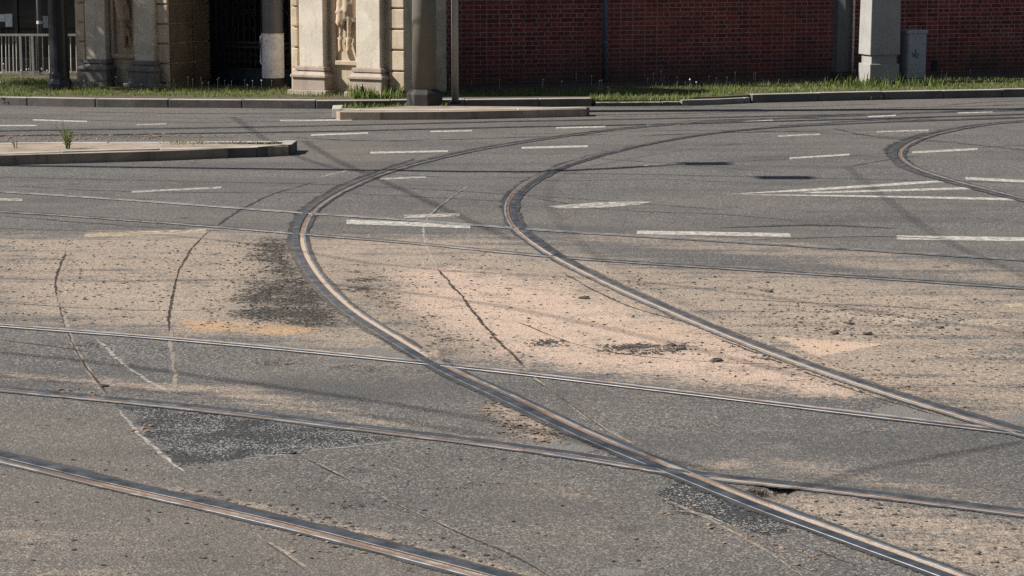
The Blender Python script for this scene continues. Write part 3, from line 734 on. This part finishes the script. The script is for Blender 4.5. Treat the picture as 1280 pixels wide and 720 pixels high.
# rusticated reveal of the opening: courses on the right hand face of the left pier
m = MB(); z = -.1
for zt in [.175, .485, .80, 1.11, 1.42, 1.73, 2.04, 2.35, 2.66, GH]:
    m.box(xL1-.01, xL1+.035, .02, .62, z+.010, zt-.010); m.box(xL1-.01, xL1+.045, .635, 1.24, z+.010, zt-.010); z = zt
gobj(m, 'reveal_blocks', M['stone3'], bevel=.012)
# right pier
xR0, xR1 = gx(364), gx(506.5); core(xR0, xR1, 1.25)
pilaster(374, 404); pilaster(445, 475); quoins(364.5, 372); quoins(486, 505)
gobj(MB().box(xL0-.02, xR1+.02, -.02, 1.27, GH, GH+.4), 'entablature', M['stone'], bevel=.02)
def niche(px0, px1):
    x0, x1 = gx(px0, .02), gx(px1, .02); m = MB(); k = .055
    m.box(x0-.06, x0, -k, .003, .55, 2.9); m.box(x1, x1+.06, -k, .003, .55, 2.9); m.box(x0, x1, -k, .003, .55, .62); m.box(x0, x1, -k, .003, 2.85, 2.9)
    gobj(m, 'panel_frame', M['stone2'], bevel=.01)
niche(420, 447); niche(144, 168)
def relief(cap, vox=.018):
    bm = bmesh.new()
    for p0, p1, r0, r1 in cap:
        p0, p1 = Vector(p0), Vector(p1); n = max(2, int((p1-p0).length/(min(r0, r1)*.5)))
        for i in range(n+1):
            c = p0.lerp(p1, i/n); r = r0+(r1-r0)*i/n
            mt = bmesh.ops.create_icosphere(bm, subdivisions=2, radius=r)
            for v in mt['verts']: v.co += c
    me = bpy.data.meshes.new('carved_relief'); bm.to_mesh(me); bm.free(); me.materials.append(M['relief'])
    o = bpy.data.objects.new('carved_relief', me); COL.objects.link(o); o.parent = gate
    md = o.modifiers.new('remesh', 'REMESH'); md.mode = 'VOXEL'; md.voxel_size = vox; md.use_smooth_shade = True
    return o
def gz(py, right=True): return (124.6-py)/82.0 if right else (112-py)/76.8
def rel(L, right=True):
    out = []
    for (x0, y0, k0, x1, y1, k1, r0, r1) in L:
        out.append(((gx(x0, .05), -k0, gz(y0, right)), (gx(x1, .05), -k1, gz(y1, right)), r0, r1))
    return relief(out)
rel([(429,-6,.08,428,24,.09,.075,.06),(436,-8,.08,437,12,.11,.07,.06),(424,2,.06,423,27,.06,.03,.035),(427,4,.1,426,29,.1,.03,.035),(431,6,.11,431,28,.1,.028,.032),(435,4,.11,434,22,.1,.028,.03),
     (442,-4,.07,443,18,.07,.05,.045),(441,14,.09,444,25,.07,.035,.025),(424,14,.12,432,11,.13,.025,.025),(432,11,.13,440,4,.12,.025,.025),
     (428,26,.07,426.5,44,.06,.042,.03),(426.5,44,.06,426,52,.06,.03,.028),(426,50,.07,427.5,61,.09,.036,.040),(422.8,46,.06,429.5,46,.06,.016,.016),
     (438.5,20,.08,436.5,44,.06,.042,.03),(436.5,44,.06,436,52,.06,.03,.028),(436,50,.07,437.5,61,.09,.036,.042),(433,46,.06,440,46,.06,.016,.016)])
rel([(155,-10,.08,155,4,.10,.13,.10),(151,0,.10,160,2,.10,.05,.05),(150,6,.1,158,10,.12,.035,.035),(155,12,.10,157,20,.10,.085,.08),(150,12,.06,149,24,.05,.03,.02),(161,6,.06,163,22,.05,.035,.02),
     (157,22,.10,157,30,.08,.05,.04),(157.5,28,.07,157,42,.06,.045,.035),(157,42,.06,156,55,.05,.035,.03),(153,30,.05,152,52,.04,.028,.022),(161,34,.05,163,54,.04,.02,.02)], False)
# iron gate leaves at the back of the opening, and a backing with the passage's shade put into its colour
YG = 1.1
ig = MB(); x0, x1 = xL1+.05, xR0+.0
n = int((x1-x0)/.105)
for i in range(n+1):
    x = x0+(x1-x0)*i/n; ig.tube([(x, YG, .30), (x, YG, 3.1)], .011, 6)
grille = gobj(ig, 'gate_bars', M['iron'])
def scroll(cx, cz, r, s=1):
    sc_ = MB(); sc_.tube([(cx+s*r*(1-.16*t/1.5)*math.cos(t)*(1-t/14), YG-.025, cz+r*math.sin(t)*(1-t/14)) for t in np.linspace(0, 9, 40)], .013, 6); gobj(sc_, 'scroll', M['iron'], smooth=True)
for i in range(12):
    x = x0+(x1-x0)*(i+.5)/12
    for z, r in ((1.25, .09), (1.48, .11), (.99, .055), (1.72, .1)): scroll(x, z, r*.9, 1 if i % 2 else -1)
for i in range(22):
    x = x0+(x1-x0)*(i+.5)/22; scroll(x, .58, .05, 1 if i % 2 else -1); scroll(x, .47, .045, -1 if i % 2 else 1)
fr = MB()
for z in (.36, .72, .79, 2.0, 3.1): fr.box(x0, x1, YG-.03, YG+.03, z-.02, z+.02)
for x in (x0+.03, (x0+x1)/2-.03, (x0+x1)/2+.03, x1-.03): fr.box(x-.025, x+.025, YG-.035, YG+.035, 0, 3.12)
gobj(fr, 'gate_frame', M['iron'])
lp = MB(); lp.box(x0, x1, YG-.012, YG+.012, .02, .35)
for i in range(4):
    xa = x0+(x1-x0)*(i+.1)/4; xb = x0+(x1-x0)*(i+.9)/4
    lp.box(xa, xb, YG-.03, YG-.01, .08, .30)
gobj(lp, 'gate_kick_panel', M['iron_panel'], bevel=.006)
gobj(MB().box(x0-.2, x1+.2, YG+1.2, YG+1.3, -.1, GH).box(x0-.06, x0-.045, 1.26, YG+1.2, -.1, GH), 'passage_backing', M['dark'])

# small bottle left on the plinth
bx = gx(452, .40); bp = G0+tv*bx+nv*.395; zb = VZ-.1+.172
mb = MB(); mb.lathe((bp.x, bp.y), [(.026, zb), (.03, zb+.01), (.03, zb+.075), (.012, zb+.10), (.012, zb+.125)], 14)
tag(mb.obj('bottle', M['bottle'], None, tuple((bp.x, bp.y, zb)), True), 'small dark bottle standing on the ledge of the right gate pier', 'bottle')

# ------------------------------------------------------------------ brick wall
WA = R(20.3); w0 = W(498, 117.5); w1 = W(1290, 97)
WA = math.atan2(w1.y-w0.y, w1.x-w0.x)
Lw = (w1-w0).length
def wallpt(px, k=0.0, py=100):
    d = ray(px, py); n = Vector((math.sin(WA), -math.cos(WA), 0)); c = w0+n*k; t = (c.x*n.x+c.y*n.y)/(d.x*n.x+d.y*n.y)
    return Vector((d.x*t, d.y*t, 0))
bw = MB().box(-.35, Lw+5, 0, .4, -.1, 4.5).obj('brick_wall', M['brick'])
bw.location = (w0.x, w0.y, 0); bw.rotation_euler = (0, 0, WA)
tag(bw, 'long dark red brick wall with pale mortar behind the grass verge', 'wall')
cap = MB().box(-.35, Lw+5, -.06, .46, 4.5, 4.6).obj('coping', M['kerb_old']); cap.parent = bw
xv = (wallpt(1167, 0, 98)-w0).length
vt = MB(); vt.box(xv-.05, xv+.05, -.012, .01, .16, .36)
for i in range(5): vt.box(xv-.045, xv+.045, -.022, -.010, .175+i*.036, .19+i*.036)
o = vt.obj('air_vent', M['iron']); o.parent = bw

# ------------------------------------------------------------------ poles
def oct_base(c, r, z0, z1, z2, r2): return MB().lathe(c, [(r, z0), (r, z1), (r2, z2)], 8, R(22.5+8))
# central round pole
b = W(530, 131.5, .12); Y = b.y+.24; s = Y/F*1.0
t = thing('tram_pole', 'thick weathered grey pole on the central kerb island with a black collar base', 'pole', (b.x, Y, .108))
k = F/ (Y*CP+.3)
MB().lathe((b.x, Y), [(.178, .30), (.170, 2.0), (.15, 9)], 24).obj('shaft', M['pole_rust'], t, smooth=True)
MB().lathe((b.x, Y), [(.262, .108), (.262, .27), (.235, .30), (.192, .335)], 8, R(12)).obj('base', M['base_black'], t, bevel=.01)
# thin post right of it
b = W(569, 128.5, .12); t = thing('thin_post', 'slim grey post standing just right of the thick central pole', 'post', (b.x, b.y, .108))
MB().tube([(b.x, b.y, .108), (b.x, b.y, 3.6)], .052, 14).obj('shaft', M['pole_grey'], t, smooth=True)
MB().lathe((b.x, b.y), [(.085, .108), (.085, .13), (.058, .15)], 10).obj('base', M['base_black'], t)
# poster pole in front of the iron gate
p = V(342, 118, 34.9); X, Y = p.x, 34.9; z = lambda py: zat(py, Y)
t = thing('advertising_pole', 'grey pole with a peeling white poster sleeve in front of the iron gate', 'pole', (X, Y, VZ))
MB().lathe((X, Y), [(.165, VZ+.2), (.165, 2.2), (.15, 9)], 20).obj('shaft', M['pole_blue'], t)
MB().lathe((X, Y), [(.176, z(97)), (.176, z(42.5))], 24).obj('poster_sleeve', M['poster'], t)
MB().lathe((X, Y), [(.182, z(43)), (.182, z(41.5))], 24).obj('clamp_band', M['galv'], t)
MB().lathe((X, Y), [(.17, z(106)), (.172, z(97.2))], 20).obj('base_collar', M['base_black'], t)
MB().lathe((X, Y), [(.225, VZ), (.225, z(110)), (.15, z(104.5))], 8, R(12)).obj('base', M['base_black'], t, bevel=.01)
m = MB(); xx = X-.185; m.tube([(xx+.02, Y-.09, z(44)), (xx, Y-.1, z(46)), (xx, Y-.1, z(78)), (xx+.02, Y-.09, z(80))], .012, 6); m.obj('cable_clip', M['bright_tube'], t, smooth=True)
# dark pole at left
p = V(75, 112, 34.6); X, Y = p.x, 34.6; z = lambda py: zat(py, Y)
t = thing('dark_pole', 'thick navy black pole with a stepped base beside the metal railing', 'pole', (X, Y, VZ))
MB().lathe((X, Y), [(.152, VZ+.1), (.146, 2.2), (.13, 9)], 20).obj('shaft', M['pole_dark'], t)
MB().lathe((X, Y), [(.195, VZ), (.195, z(104)), (.18, z(100)), (.16, z(98)), (.158, z(91)), (.148, z(90))], 8, R(12)).obj('base', M['pole_dark'], t, bevel=.008)
# wall post (x=757)
q = wallpt(755.5, .14); t = thing('wall_post', 'thin blue grey metal post against the middle of the brick wall', 'post', (q.x, q.y, VZ))
MB().tube([(q.x, q.y, VZ), (q.x, q.y, 4.2)], .042, 14).obj('shaft', M['post_blue'], t, smooth=True)
zz = zat(53, q.y); MB().tube([(q.x, q.y, zz-.012), (q.x, q.y, zz+.012)], .049, 14).obj('collar', M['post_blue'], t, smooth=True)
# right big pole; an added white tube stands for its lit edge
Y = 36.9; p = V(1051, 98, Y); X = p.x; z = lambda py: zat(py, Y)
t = thing('lamp_pole', 'thick blue grey pole left of the concrete post with a thin white tube for its lit edge', 'pole', (X, Y, VZ))
MB().lathe((X, Y), [(.162, VZ+.15), (.158, 2.2), (.13, 9)], 8, R(10)).obj('shaft', M['pole_blue'], t)
MB().lathe((X, Y), [(.175, VZ), (.175, z(91)), (.165, z(90))], 20).obj('base', M['base_black'], t)
MB().tube([(X+.178, Y-.10, z(90)), (X+.180, Y-.10, 4.0)], .018, 8).obj('lit_edge_tube', M['bright_tube'], t, smooth=True)
# concrete post: tapered shaft on a two-step block
Y = 36.3; p = V(1098, 106, Y); X = p.x; z = lambda py: zat(py, Y)
t = thing('concrete_post', 'pale square concrete post on a stepped block beside the utility cabinet', 'post', (X, Y, VZ), R(14.5), local=True)
z1, z2, z3 = z(68)-VZ, z(79)-VZ, z(105)-VZ
MB().frustum((-.265, .265, -.24, .24), (-.225, .225, -.2, .2), z1, 4.2).obj('shaft', M['concrete'], t, bevel=.01)
MB().box(-.225, .225, -.2, .2, z2-.01, z1).obj('neck', M['concrete'], t, bevel=.008)
MB().box(-.26, .26, -.235, .235, z3-.01, z2).obj('block', M['concrete'], t, bevel=.012)
MB().box(-.275, .275, -.25, .25, -.05, z3).obj('footing', M['concrete'], t, bevel=.012)
# utility cabinet
Y = 36.4; p = V(1139, 106, Y); X = p.x; z = lambda py: zat(py, Y)
t = thing('utility_cabinet', 'grey plastic utility cabinet with a black scribble on its door', 'cabinet', (X, Y, VZ), R(20), local=True)
za, zb, zc_ = z(92)-VZ, z(41)-VZ, z(36)-VZ
MB().box(-.165, .165, -.17, .17, za, zb).obj('body', M['cabinet'], t, bevel=.006)
MB().frustum((-.185, .185, -.19, .19), (-.18, .18, -.185, .185), zb, zc_-.01).obj('lid', M['cabinet'], t, bevel=.008)
d_ = MB().box(-.15, .15, -.176, -.168, za+.02, zb-.02).obj('door', M['cabinet'], t, bevel=.003)
m = MB()
for (xx, zz) in ((-.05,.9),(.04,.9),(.11,.75),(-.1,.22),(-.02,.24),(.05,.12),(-.05,.12)):
    h = za+(zb-za)*zz; MB().box(xx-.007, xx+.007, -.1785, -.1765, h-.006, h+.006).obj('bolt', M['mark'], d_)
zc0 = za+(zb-za)*.5
m.tube([(-.10,-.1785,zc0+.02),(-.07,-.1785,zc0-.06),(-.04,-.1785,zc0-.02),(-.01,-.1785,zc0-.07),(.02,-.1785,zc0-.01),(-.02,-.1785,zc0+.01),(-.08,-.1785,zc0-.03)], .006, 5)
m.tube([(-.04,-.1785,zc0+.0),(-.035,-.1785,zc0+.06),(-.045,-.1785,zc0+.075)], .008, 5)
o = m.obj('scribble', M['mark'], d_)
m = MB(); m.box(-.175, .175, -.18, .18, -.05, za*.45).box(-.172, .172, -.177, .177, za*.45+.012, za); m.obj('plinth', M['concrete'], t, bevel=.01)

# ------------------------------------------------------------------ railing and shop front behind it at the left
Y = 38.2; ra, rb = V(-60, 98, Y), V(103, 98, Y); zt = zat(42.5, Y); zb = VZ
t = thing('metal_railing', 'pale metal railing with thin upright bars beside the stone gate', 'railing', (ra.x, Y, zb))
MB().box(ra.x, rb.x, Y-.02, Y+.02, zt-.035, zt).obj('top_rail', M['galv'], t)
for px in (26, 41, -40, 103): xx = V(px, 70, Y).x; MB().box(xx-.02, xx+.02, Y-.02, Y+.02, zb-.02, zt-.033).obj('post', M['galv'], t)
for px in (-52,-46,-34,-28,-22,-16,-10,-4,2,7,11,16,20,32,37,45,53,61,68,76,88,95):
    a_, b_ = V(px, 43, Y), V(px+1.2, 98, Y); MB().tube([(a_.x, Y, zt-.02), (b_.x, Y, zb+.03)], .009, 6).obj('bar', M['galv'], t)
MB().box(ra.x, rb.x, Y-.012, Y+.012, zb+.03, zb+.05).obj('bottom_rail', M['galv'], t)
YB = 39.5; xa, xb = V(-420, 60, YB).x, V(128, 60, YB).x
sf = thing('shop_building', 'dark glazed shop front behind the railing at the left edge', 'building', (xa, YB, VZ))
MB().box(xa, xb, YB+.12, YB+5, VZ-.1, 7).obj('wall', M['bldg'], sf)
zs = zat(72, YB)
MB().box(xa, xb, YB-.05, YB+.118, VZ-.1, zs).obj('stall_riser', M['frame'], sf)
MB().box(xa, xb, YB+.05, YB+.07, zs, 3.2).obj('window', M['glass'], sf)
m = MB()
for px in (-150,-60,20.5,65,98): xx = V(px, 40, YB).x; m.box(xx-.03, xx+.03, YB-.02, YB+.1, zs, 3.2)
m.box(xa, xb, YB-.02, YB+.1, 3.2, 3.35); m.obj('window_frame', M['frame'], sf)
def card(px0, px1, py0, py1): 
    a_, b_ = V(px0, py1, YB+.03), V(px1, py0, YB+.03); return MB().box(a_.x, b_.x, YB+.03, YB+.045, a_.z, b_.z)
card(-8, 6, 18, 27).obj('notice', M['card'], sf); card(7, 15, 17.5, 33.5).obj('notice', M['card'], sf); card(54, 60, 20, 35).obj('notice', M['card'], sf)
m = MB(); c0 = V(37, 21, YB+.03); r0 = .13
m.tube([(c0.x+r0*1.15*math.cos(a), YB+.04, c0.z+r0*.75*math.sin(a)) for a in np.linspace(0, 6.283, 36)], .006, 5)
m.tube([(c0.x+r0*.8*math.cos(a), YB+.04, c0.z+r0*.5*math.sin(a)) for a in np.linspace(0, 6.283, 36)], .004, 5)
m.obj('emblem', M['emblem'], sf)
ys = 38.7; MB().box(xa, V(135, 95, ys).x, ys, ys+.55, VZ-.05, zat(94, ys)).obj('doorstep', M['step'], sf, bevel=.01)
# slim silver post behind the railing
Y = 38.5; p = V(51, 80, Y); t = thing('silver_post', 'slim silver post behind the railing in front of the shop window', 'post', (p.x, Y, VZ))
MB().tube([(p.x, Y, VZ), (p.x, Y, 3.2)], .045, 12).obj('shaft', M['pole_blue'], t, smooth=True)
zz = zat(28, Y); MB().tube([(p.x, Y, zz-.025), (p.x, Y, zz+.025)], .052, 12).obj('clamp', M['galv'], t)

# ------------------------------------------------------------------ grass and weeds
def grass(name, px_poly, n, hmin, hmax, mat, label, zb=VZ-.01, wid=.012, clumpy=.85, lean=.6):
    q = np.array([tuple(W(x, y, zb))[:2] for x, y in px_poly]); lo, hi = q.min(0), q.max(0); vs, fs = [], []
    got = 0
    while got < n:
        c = lo+(hi-lo)*rng.random((n, 2)); c = c[pmask(c[:, 0], c[:, 1], q, .05) > rng.random(n)]
        for x, y in c:
            if got >= n: break
            k = .5+.5*mnoise.noise(Vector((x*1.6, y*3, 2)))+.35*mnoise.noise(Vector((x*6, y*6, 5)))
            if random.random() > k+1-clumpy: continue
            h = (hmin+(hmax-hmin)*random.random()**2)*(.5+.8*max(0, k)); a = random.random()*6.28; l = h*lean*random.random(); w_ = wid*(.6+.8*random.random())
            dx, dy = math.cos(a), math.sin(a); b = len(vs); ox, oy = -dy*w_/2, dx*w_/2
            vs += [(x-ox, y-oy, zb), (x+ox, y+oy, zb), (x+dx*l*.4+ox*.7, y+dy*l*.4+oy*.7, zb+h*.6), (x+dx*l*.4-ox*.7, y+dy*l*.4-oy*.7, zb+h*.6), (x+dx*l, y+dy*l, zb+h)]
            fs += [(b, b+1, b+2, b+3), (b+3, b+2, b+4)]; got += 1
    me = bpy.data.meshes.new(name); me.from_pydata(vs, [], fs); me.materials.append(mat)
    o = bpy.data.objects.new(name, me); COL.objects.link(o); return tag(o, label, 'grass', kind='stuff')
GP = [(-40,125),(60,120.5),(300,122.5),(480,122.5),(735,121),(745,125.5),(850,126),(870,122),(950,119),(1290,111),(1290,99),(1000,105),(800,111),(640,114.5),(520,117),(500,119),(370,113),(100,110),(60,100),(-40,96)]
grass('grass', GP, 30000, .02, .085, M['grass'], 'uneven green grass strip along the foot of the gate and brick wall')
grass('dry_grass', GP, 2600, .05, .14, M['drygrass'], 'dry straw coloured stalks standing in the grass strip', wid=.006)
grass('tall_grass', [(440,124.5),(505,124.5),(500,119),(430,118)], 900, .10, .26, M['grass'], 'tuft of taller grass before the right gate pier', wid=.02)
grass('tall_grass', [(1030,112),(1180,110),(1180,105),(1030,107)], 450, .08, .24, M['grass'], 'longer grass around the foot of the concrete post and cabinet', wid=.018)
grass('kerb_weeds', [(420,136),(560,134.5),(560,132.5),(420,134)], 500, .03, .10, M['grass'], 'weeds sprouting between the far kerb and the central island', zb=.02, wid=.02)
grass('kerb_weeds', [(935,128.2),(1010,126.8),(1146,123.8),(1146,123.0),(1010,126),(935,127.4)], 260, .03, .09, M['grass'], 'weeds in the gutter below the right hand kerb', zb=0, wid=.025, clumpy=1.0)
# dandelion clocks
vs = MB(); q = poly(GP)
cnt = 0; lo, hi = q.min(0), q.max(0)
while cnt < 130:
    c = lo+(hi-lo)*rng.random(2)
    if pmask(c[:1], c[1:], q, .02)[0] < .5: continue
    if c[0] > -.5 and random.random() > .3: continue
    h = VZ+.06+.11*random.random(); r = .008+.007*random.random()
    vs.lathe((c[0], c[1]), [(r*.3, h-r), (r, h), (r*.4, h+r)], 6); vs.tube([(c[0], c[1], VZ), (c[0], c[1], h-r)], .0025, 3); cnt += 1
o = vs.obj('dandelion_clocks', M['seed']); tag(o, 'white dandelion clocks dotted through the grass strip', 'flowers', kind='stuff')
# weeds on the left island
def weed(px, py, H, n, label):
    b = W(px, py, .11); t = thing('weed', label, 'weed', (b.x, b.y, .108)); st = MB(); lf = MB()
    for i in range(n):
        a = random.random()*6.28; l = H*(.06+.28*random.random()); h = H*(.5+.5*random.random())
        pts = [Vector((b.x+math.cos(a)*(.02+l*f*f), b.y+math.sin(a)*(.02+l*f*f), .108+h*f)) for f in np.linspace(0, 1, 7)]
        st.tube(pts, .0045, 5, .002)
        for j, p in enumerate(pts[1:]):
            for s in (0, 2.1, 4.2):
                aa = s+j+random.random(); L = H*.17*(1-.08*j); d = Vector((math.cos(aa), math.sin(aa), .8)).normalized(); u = Vector((-math.sin(aa), math.cos(aa), 0))*L*.14
                lf.add([p, p+d*L*.5+u, p+d*L, p+d*L*.5-u], [(0, 1, 2, 3)])
    st.obj('stem', M['grass'], t); lf.obj('leaves', M['grass'], t)
weed(85, 186, .34, 10, 'tall green weed growing on the sandy left island')
weed(20, 184.5, .09, 5, 'low weed sprig near the left edge on the sandy left island')
grass('island_grass', [(200,181),(350,181),(350,178.5),(200,177.5)], 260, .015, .05, M['drygrass'], 'thin dry grass at the back of the sandy left island', zb=.107, wid=.012)
rocks('island_gravel', 500, [([(0,190),(360,180.5),(350,178.5),(0,179)], 1)], .005, .02, M['sandlump'], 'small pebbles on the sandy top of the left island', 'gravel')
bpy.data.objects['island_gravel'].location.z = .108

# ------------------------------------------------------------------ unseen things outside the frame: casters of shadows seen in it, and sky blockers
def cast(px, py, h):                        # where something at height h must be to shade the road at (px, py)
    p = W(px, py); return p + SUN*(h/SUN.z)
def wire(px, h, r, label):
    pts = spline([W(x, y) for x, y in px], .8); off = SUN*(h/SUN.z)
    m = MB(); m.tube([(p.x+off.x, p.y+off.y, h) for p in pts], r, 6)
    tag(m.obj('overhead_wire', M['iron']), label, 'overhead wire', 'overhead tram wires')
wire([(-200,425),(0,440),(200,463),(400,492),(600,522),(760,560),(900,590)], 5.6, .016, 'tram wire above the long grey strip between two rails')
wire([(-200,456),(0,470),(160,486),(420,512),(620,548)], 5.6, .012, 'tram wire above the dark rail by the black patch')
wire([(1058,208),(1110,250),(1180,300),(1280,345)], 5.6, .009, 'span wire above the striped triangle')
wire([(960,626),(1050,594),(1150,572),(1264,556),(1360,540)], 5.6, .014, 'wire above the bottom right corner')
wire([(-100,282),(240,296),(520,336),(800,352),(1300,420)], 5.6, .012, 'wire above the sandy area')
wire([(290,146),(369,194),(440,214),(560,222)], 5.6, .013, 'span wire above the end of the left island')
wire([(-100,219),(200,226),(420,231),(640,243),(900,262)], 5.6, .014, 'thin contact wire above the lane before the left island')
wire([(380,176),(420,200),(500,236),(640,300)], 5.6, .014, 'thin cross wire above the first bend of the long curved rail')
wire([(-100,343),(120,352),(330,350),(560,372),(760,410),(1000,470)], 5.6, .012, 'thin contact wire above the middle of the sandy area')
wire([(640,168),(900,163),(1100,170),(1300,190)], 5.6, .016, 'cross wire above the road before the right hand bend')
wire([(1500,140),(1280,157),(1000,172),(800,196),(700,222),(690,262),(760,330),(900,400)], 5.6, .006, 'curving contact wire above the inner bend')
wire([(960,140),(800,146),(600,139),(300,153),(0,147)], 5.6, .02, 'wire above the far lane')
wire([(-300,203),(0,207),(240,210),(480,213),(640,215),(700,214),(870,204)], 6.5, .075, 'span cable thickened for its shadow, above the middle of the road, carrying a hanging lamp')  # unseen caster, widened to throw a bold shadow line
wire([(868,204),(1000,198),(1300,180)], 6.5, .015, 'thin span cable running right from the hanging lamp farther from the triangle')
wire([(640,216),(800,218),(990,222),(1300,229)], 6.5, .02, 'thinner span cable carrying the hanging lamp nearer the striped triangle')
for px, py, lab in ((888,204.5,'hanging lamp farther from the striped triangle, above the road'), (990,222,'hanging lamp nearer the striped triangle, above the road')):
    h = cast(px, py, 6.4); t = thing('hanging_lamp', lab, 'street lamp', tuple(h))
    MB().frustum((h.x-.30, h.x+.30, h.y-.17, h.y+.17), (h.x-.2, h.x+.2, h.y-.1, h.y+.1), 6.32, 6.44).obj('lamp_shade', M['pole_grey'], t, bevel=.02)
    MB().tube([(h.x, h.y, 6.43), (h.x, h.y, 6.5)], .02, 8).obj('bracket', M['pole_grey'], t)
def tree(X, Y, H, zc0, rx, rz, n, label):
    t = thing('tree', label, 'tree', (X, Y, 0)); m = MB(); m.tube([(X, Y, 0), (X+.1, Y, zc0*.5), (X, Y+.1, zc0+rz*.4)], .2, 10, .08)
    for i in range(7):
        a = i*.9; m.tube([(X, Y, zc0-rz*.5+i*.15), (X+math.cos(a)*rx*.4, Y+math.sin(a)*rx*.4, zc0-.1+i*.1), (X+math.cos(a)*rx*.75, Y+math.sin(a)*rx*.75, zc0+.3)], .06, 6, .02)
    m.obj('trunk', M['bark'], t); l = MB(); cl = []
    for i in range(70):
        v = Vector((random.gauss(0, 1), random.gauss(0, 1), random.gauss(0, 1))).normalized()*random.random()**.4; cl.append(Vector((X+v.x*rx, Y+v.y*rx, zc0+v.z*rz)))
    for i in range(n):
        p = random.choice(cl)+Vector((random.gauss(0, .32), random.gauss(0, .32), random.gauss(0, .26)))
        u = Vector((random.gauss(0, 1), random.gauss(0, 1), random.gauss(0, .6))).normalized(); v = u.cross(Vector((random.random(), random.random(), 1))).normalized()
        L = .06+.05*random.random(); l.add([p, p+u*L+v*L*.5, p+u*L*2, p+u*L-v*L*.5], [(0, 1, 2, 3)])
    l.obj('crown', M['leaf'], t)
tree(-12.2, 35.6, 9, 5.7, 2.0, 1.6, 11000, 'leafy street tree left of the gateway outside the view')

# unseen building added behind the viewpoint to block sky light
t = thing('sky_block_building', 'long plain building added unseen behind the viewpoint to block sky light', 'building', (0, -14, 0))
M['render_wall'] = simple('grey_render_wall', (.22,.20,.175), .9, 0, .2, 1.5); M['roof'] = simple('dark_roof_tiles', (.08,.05,.045), .9)
MB().box(-45, 45, -26, -14, 0, 19).obj('wall', M['render_wall'], t)
MB().frustum((-45.5, 45.5, -26.5, -13.5), (-43, 43, -22, -18), 19, 23).obj('roof', M['roof'], t)
for i in range(14):
    for j in range(5):
        x = -40+i*6.1; z0 = 1.6+j*3.5; MB().box(x-.7, x+.7, -14.02, -13.96, z0, z0+2).obj('window', M['glass'], t)
tree(-21, 30.5, 10, 7.0, 2.6, 2.2, 9000, 'broad leafy tree added unseen at the left roadside to block sky light')  # added out of view to cut sky light from the left
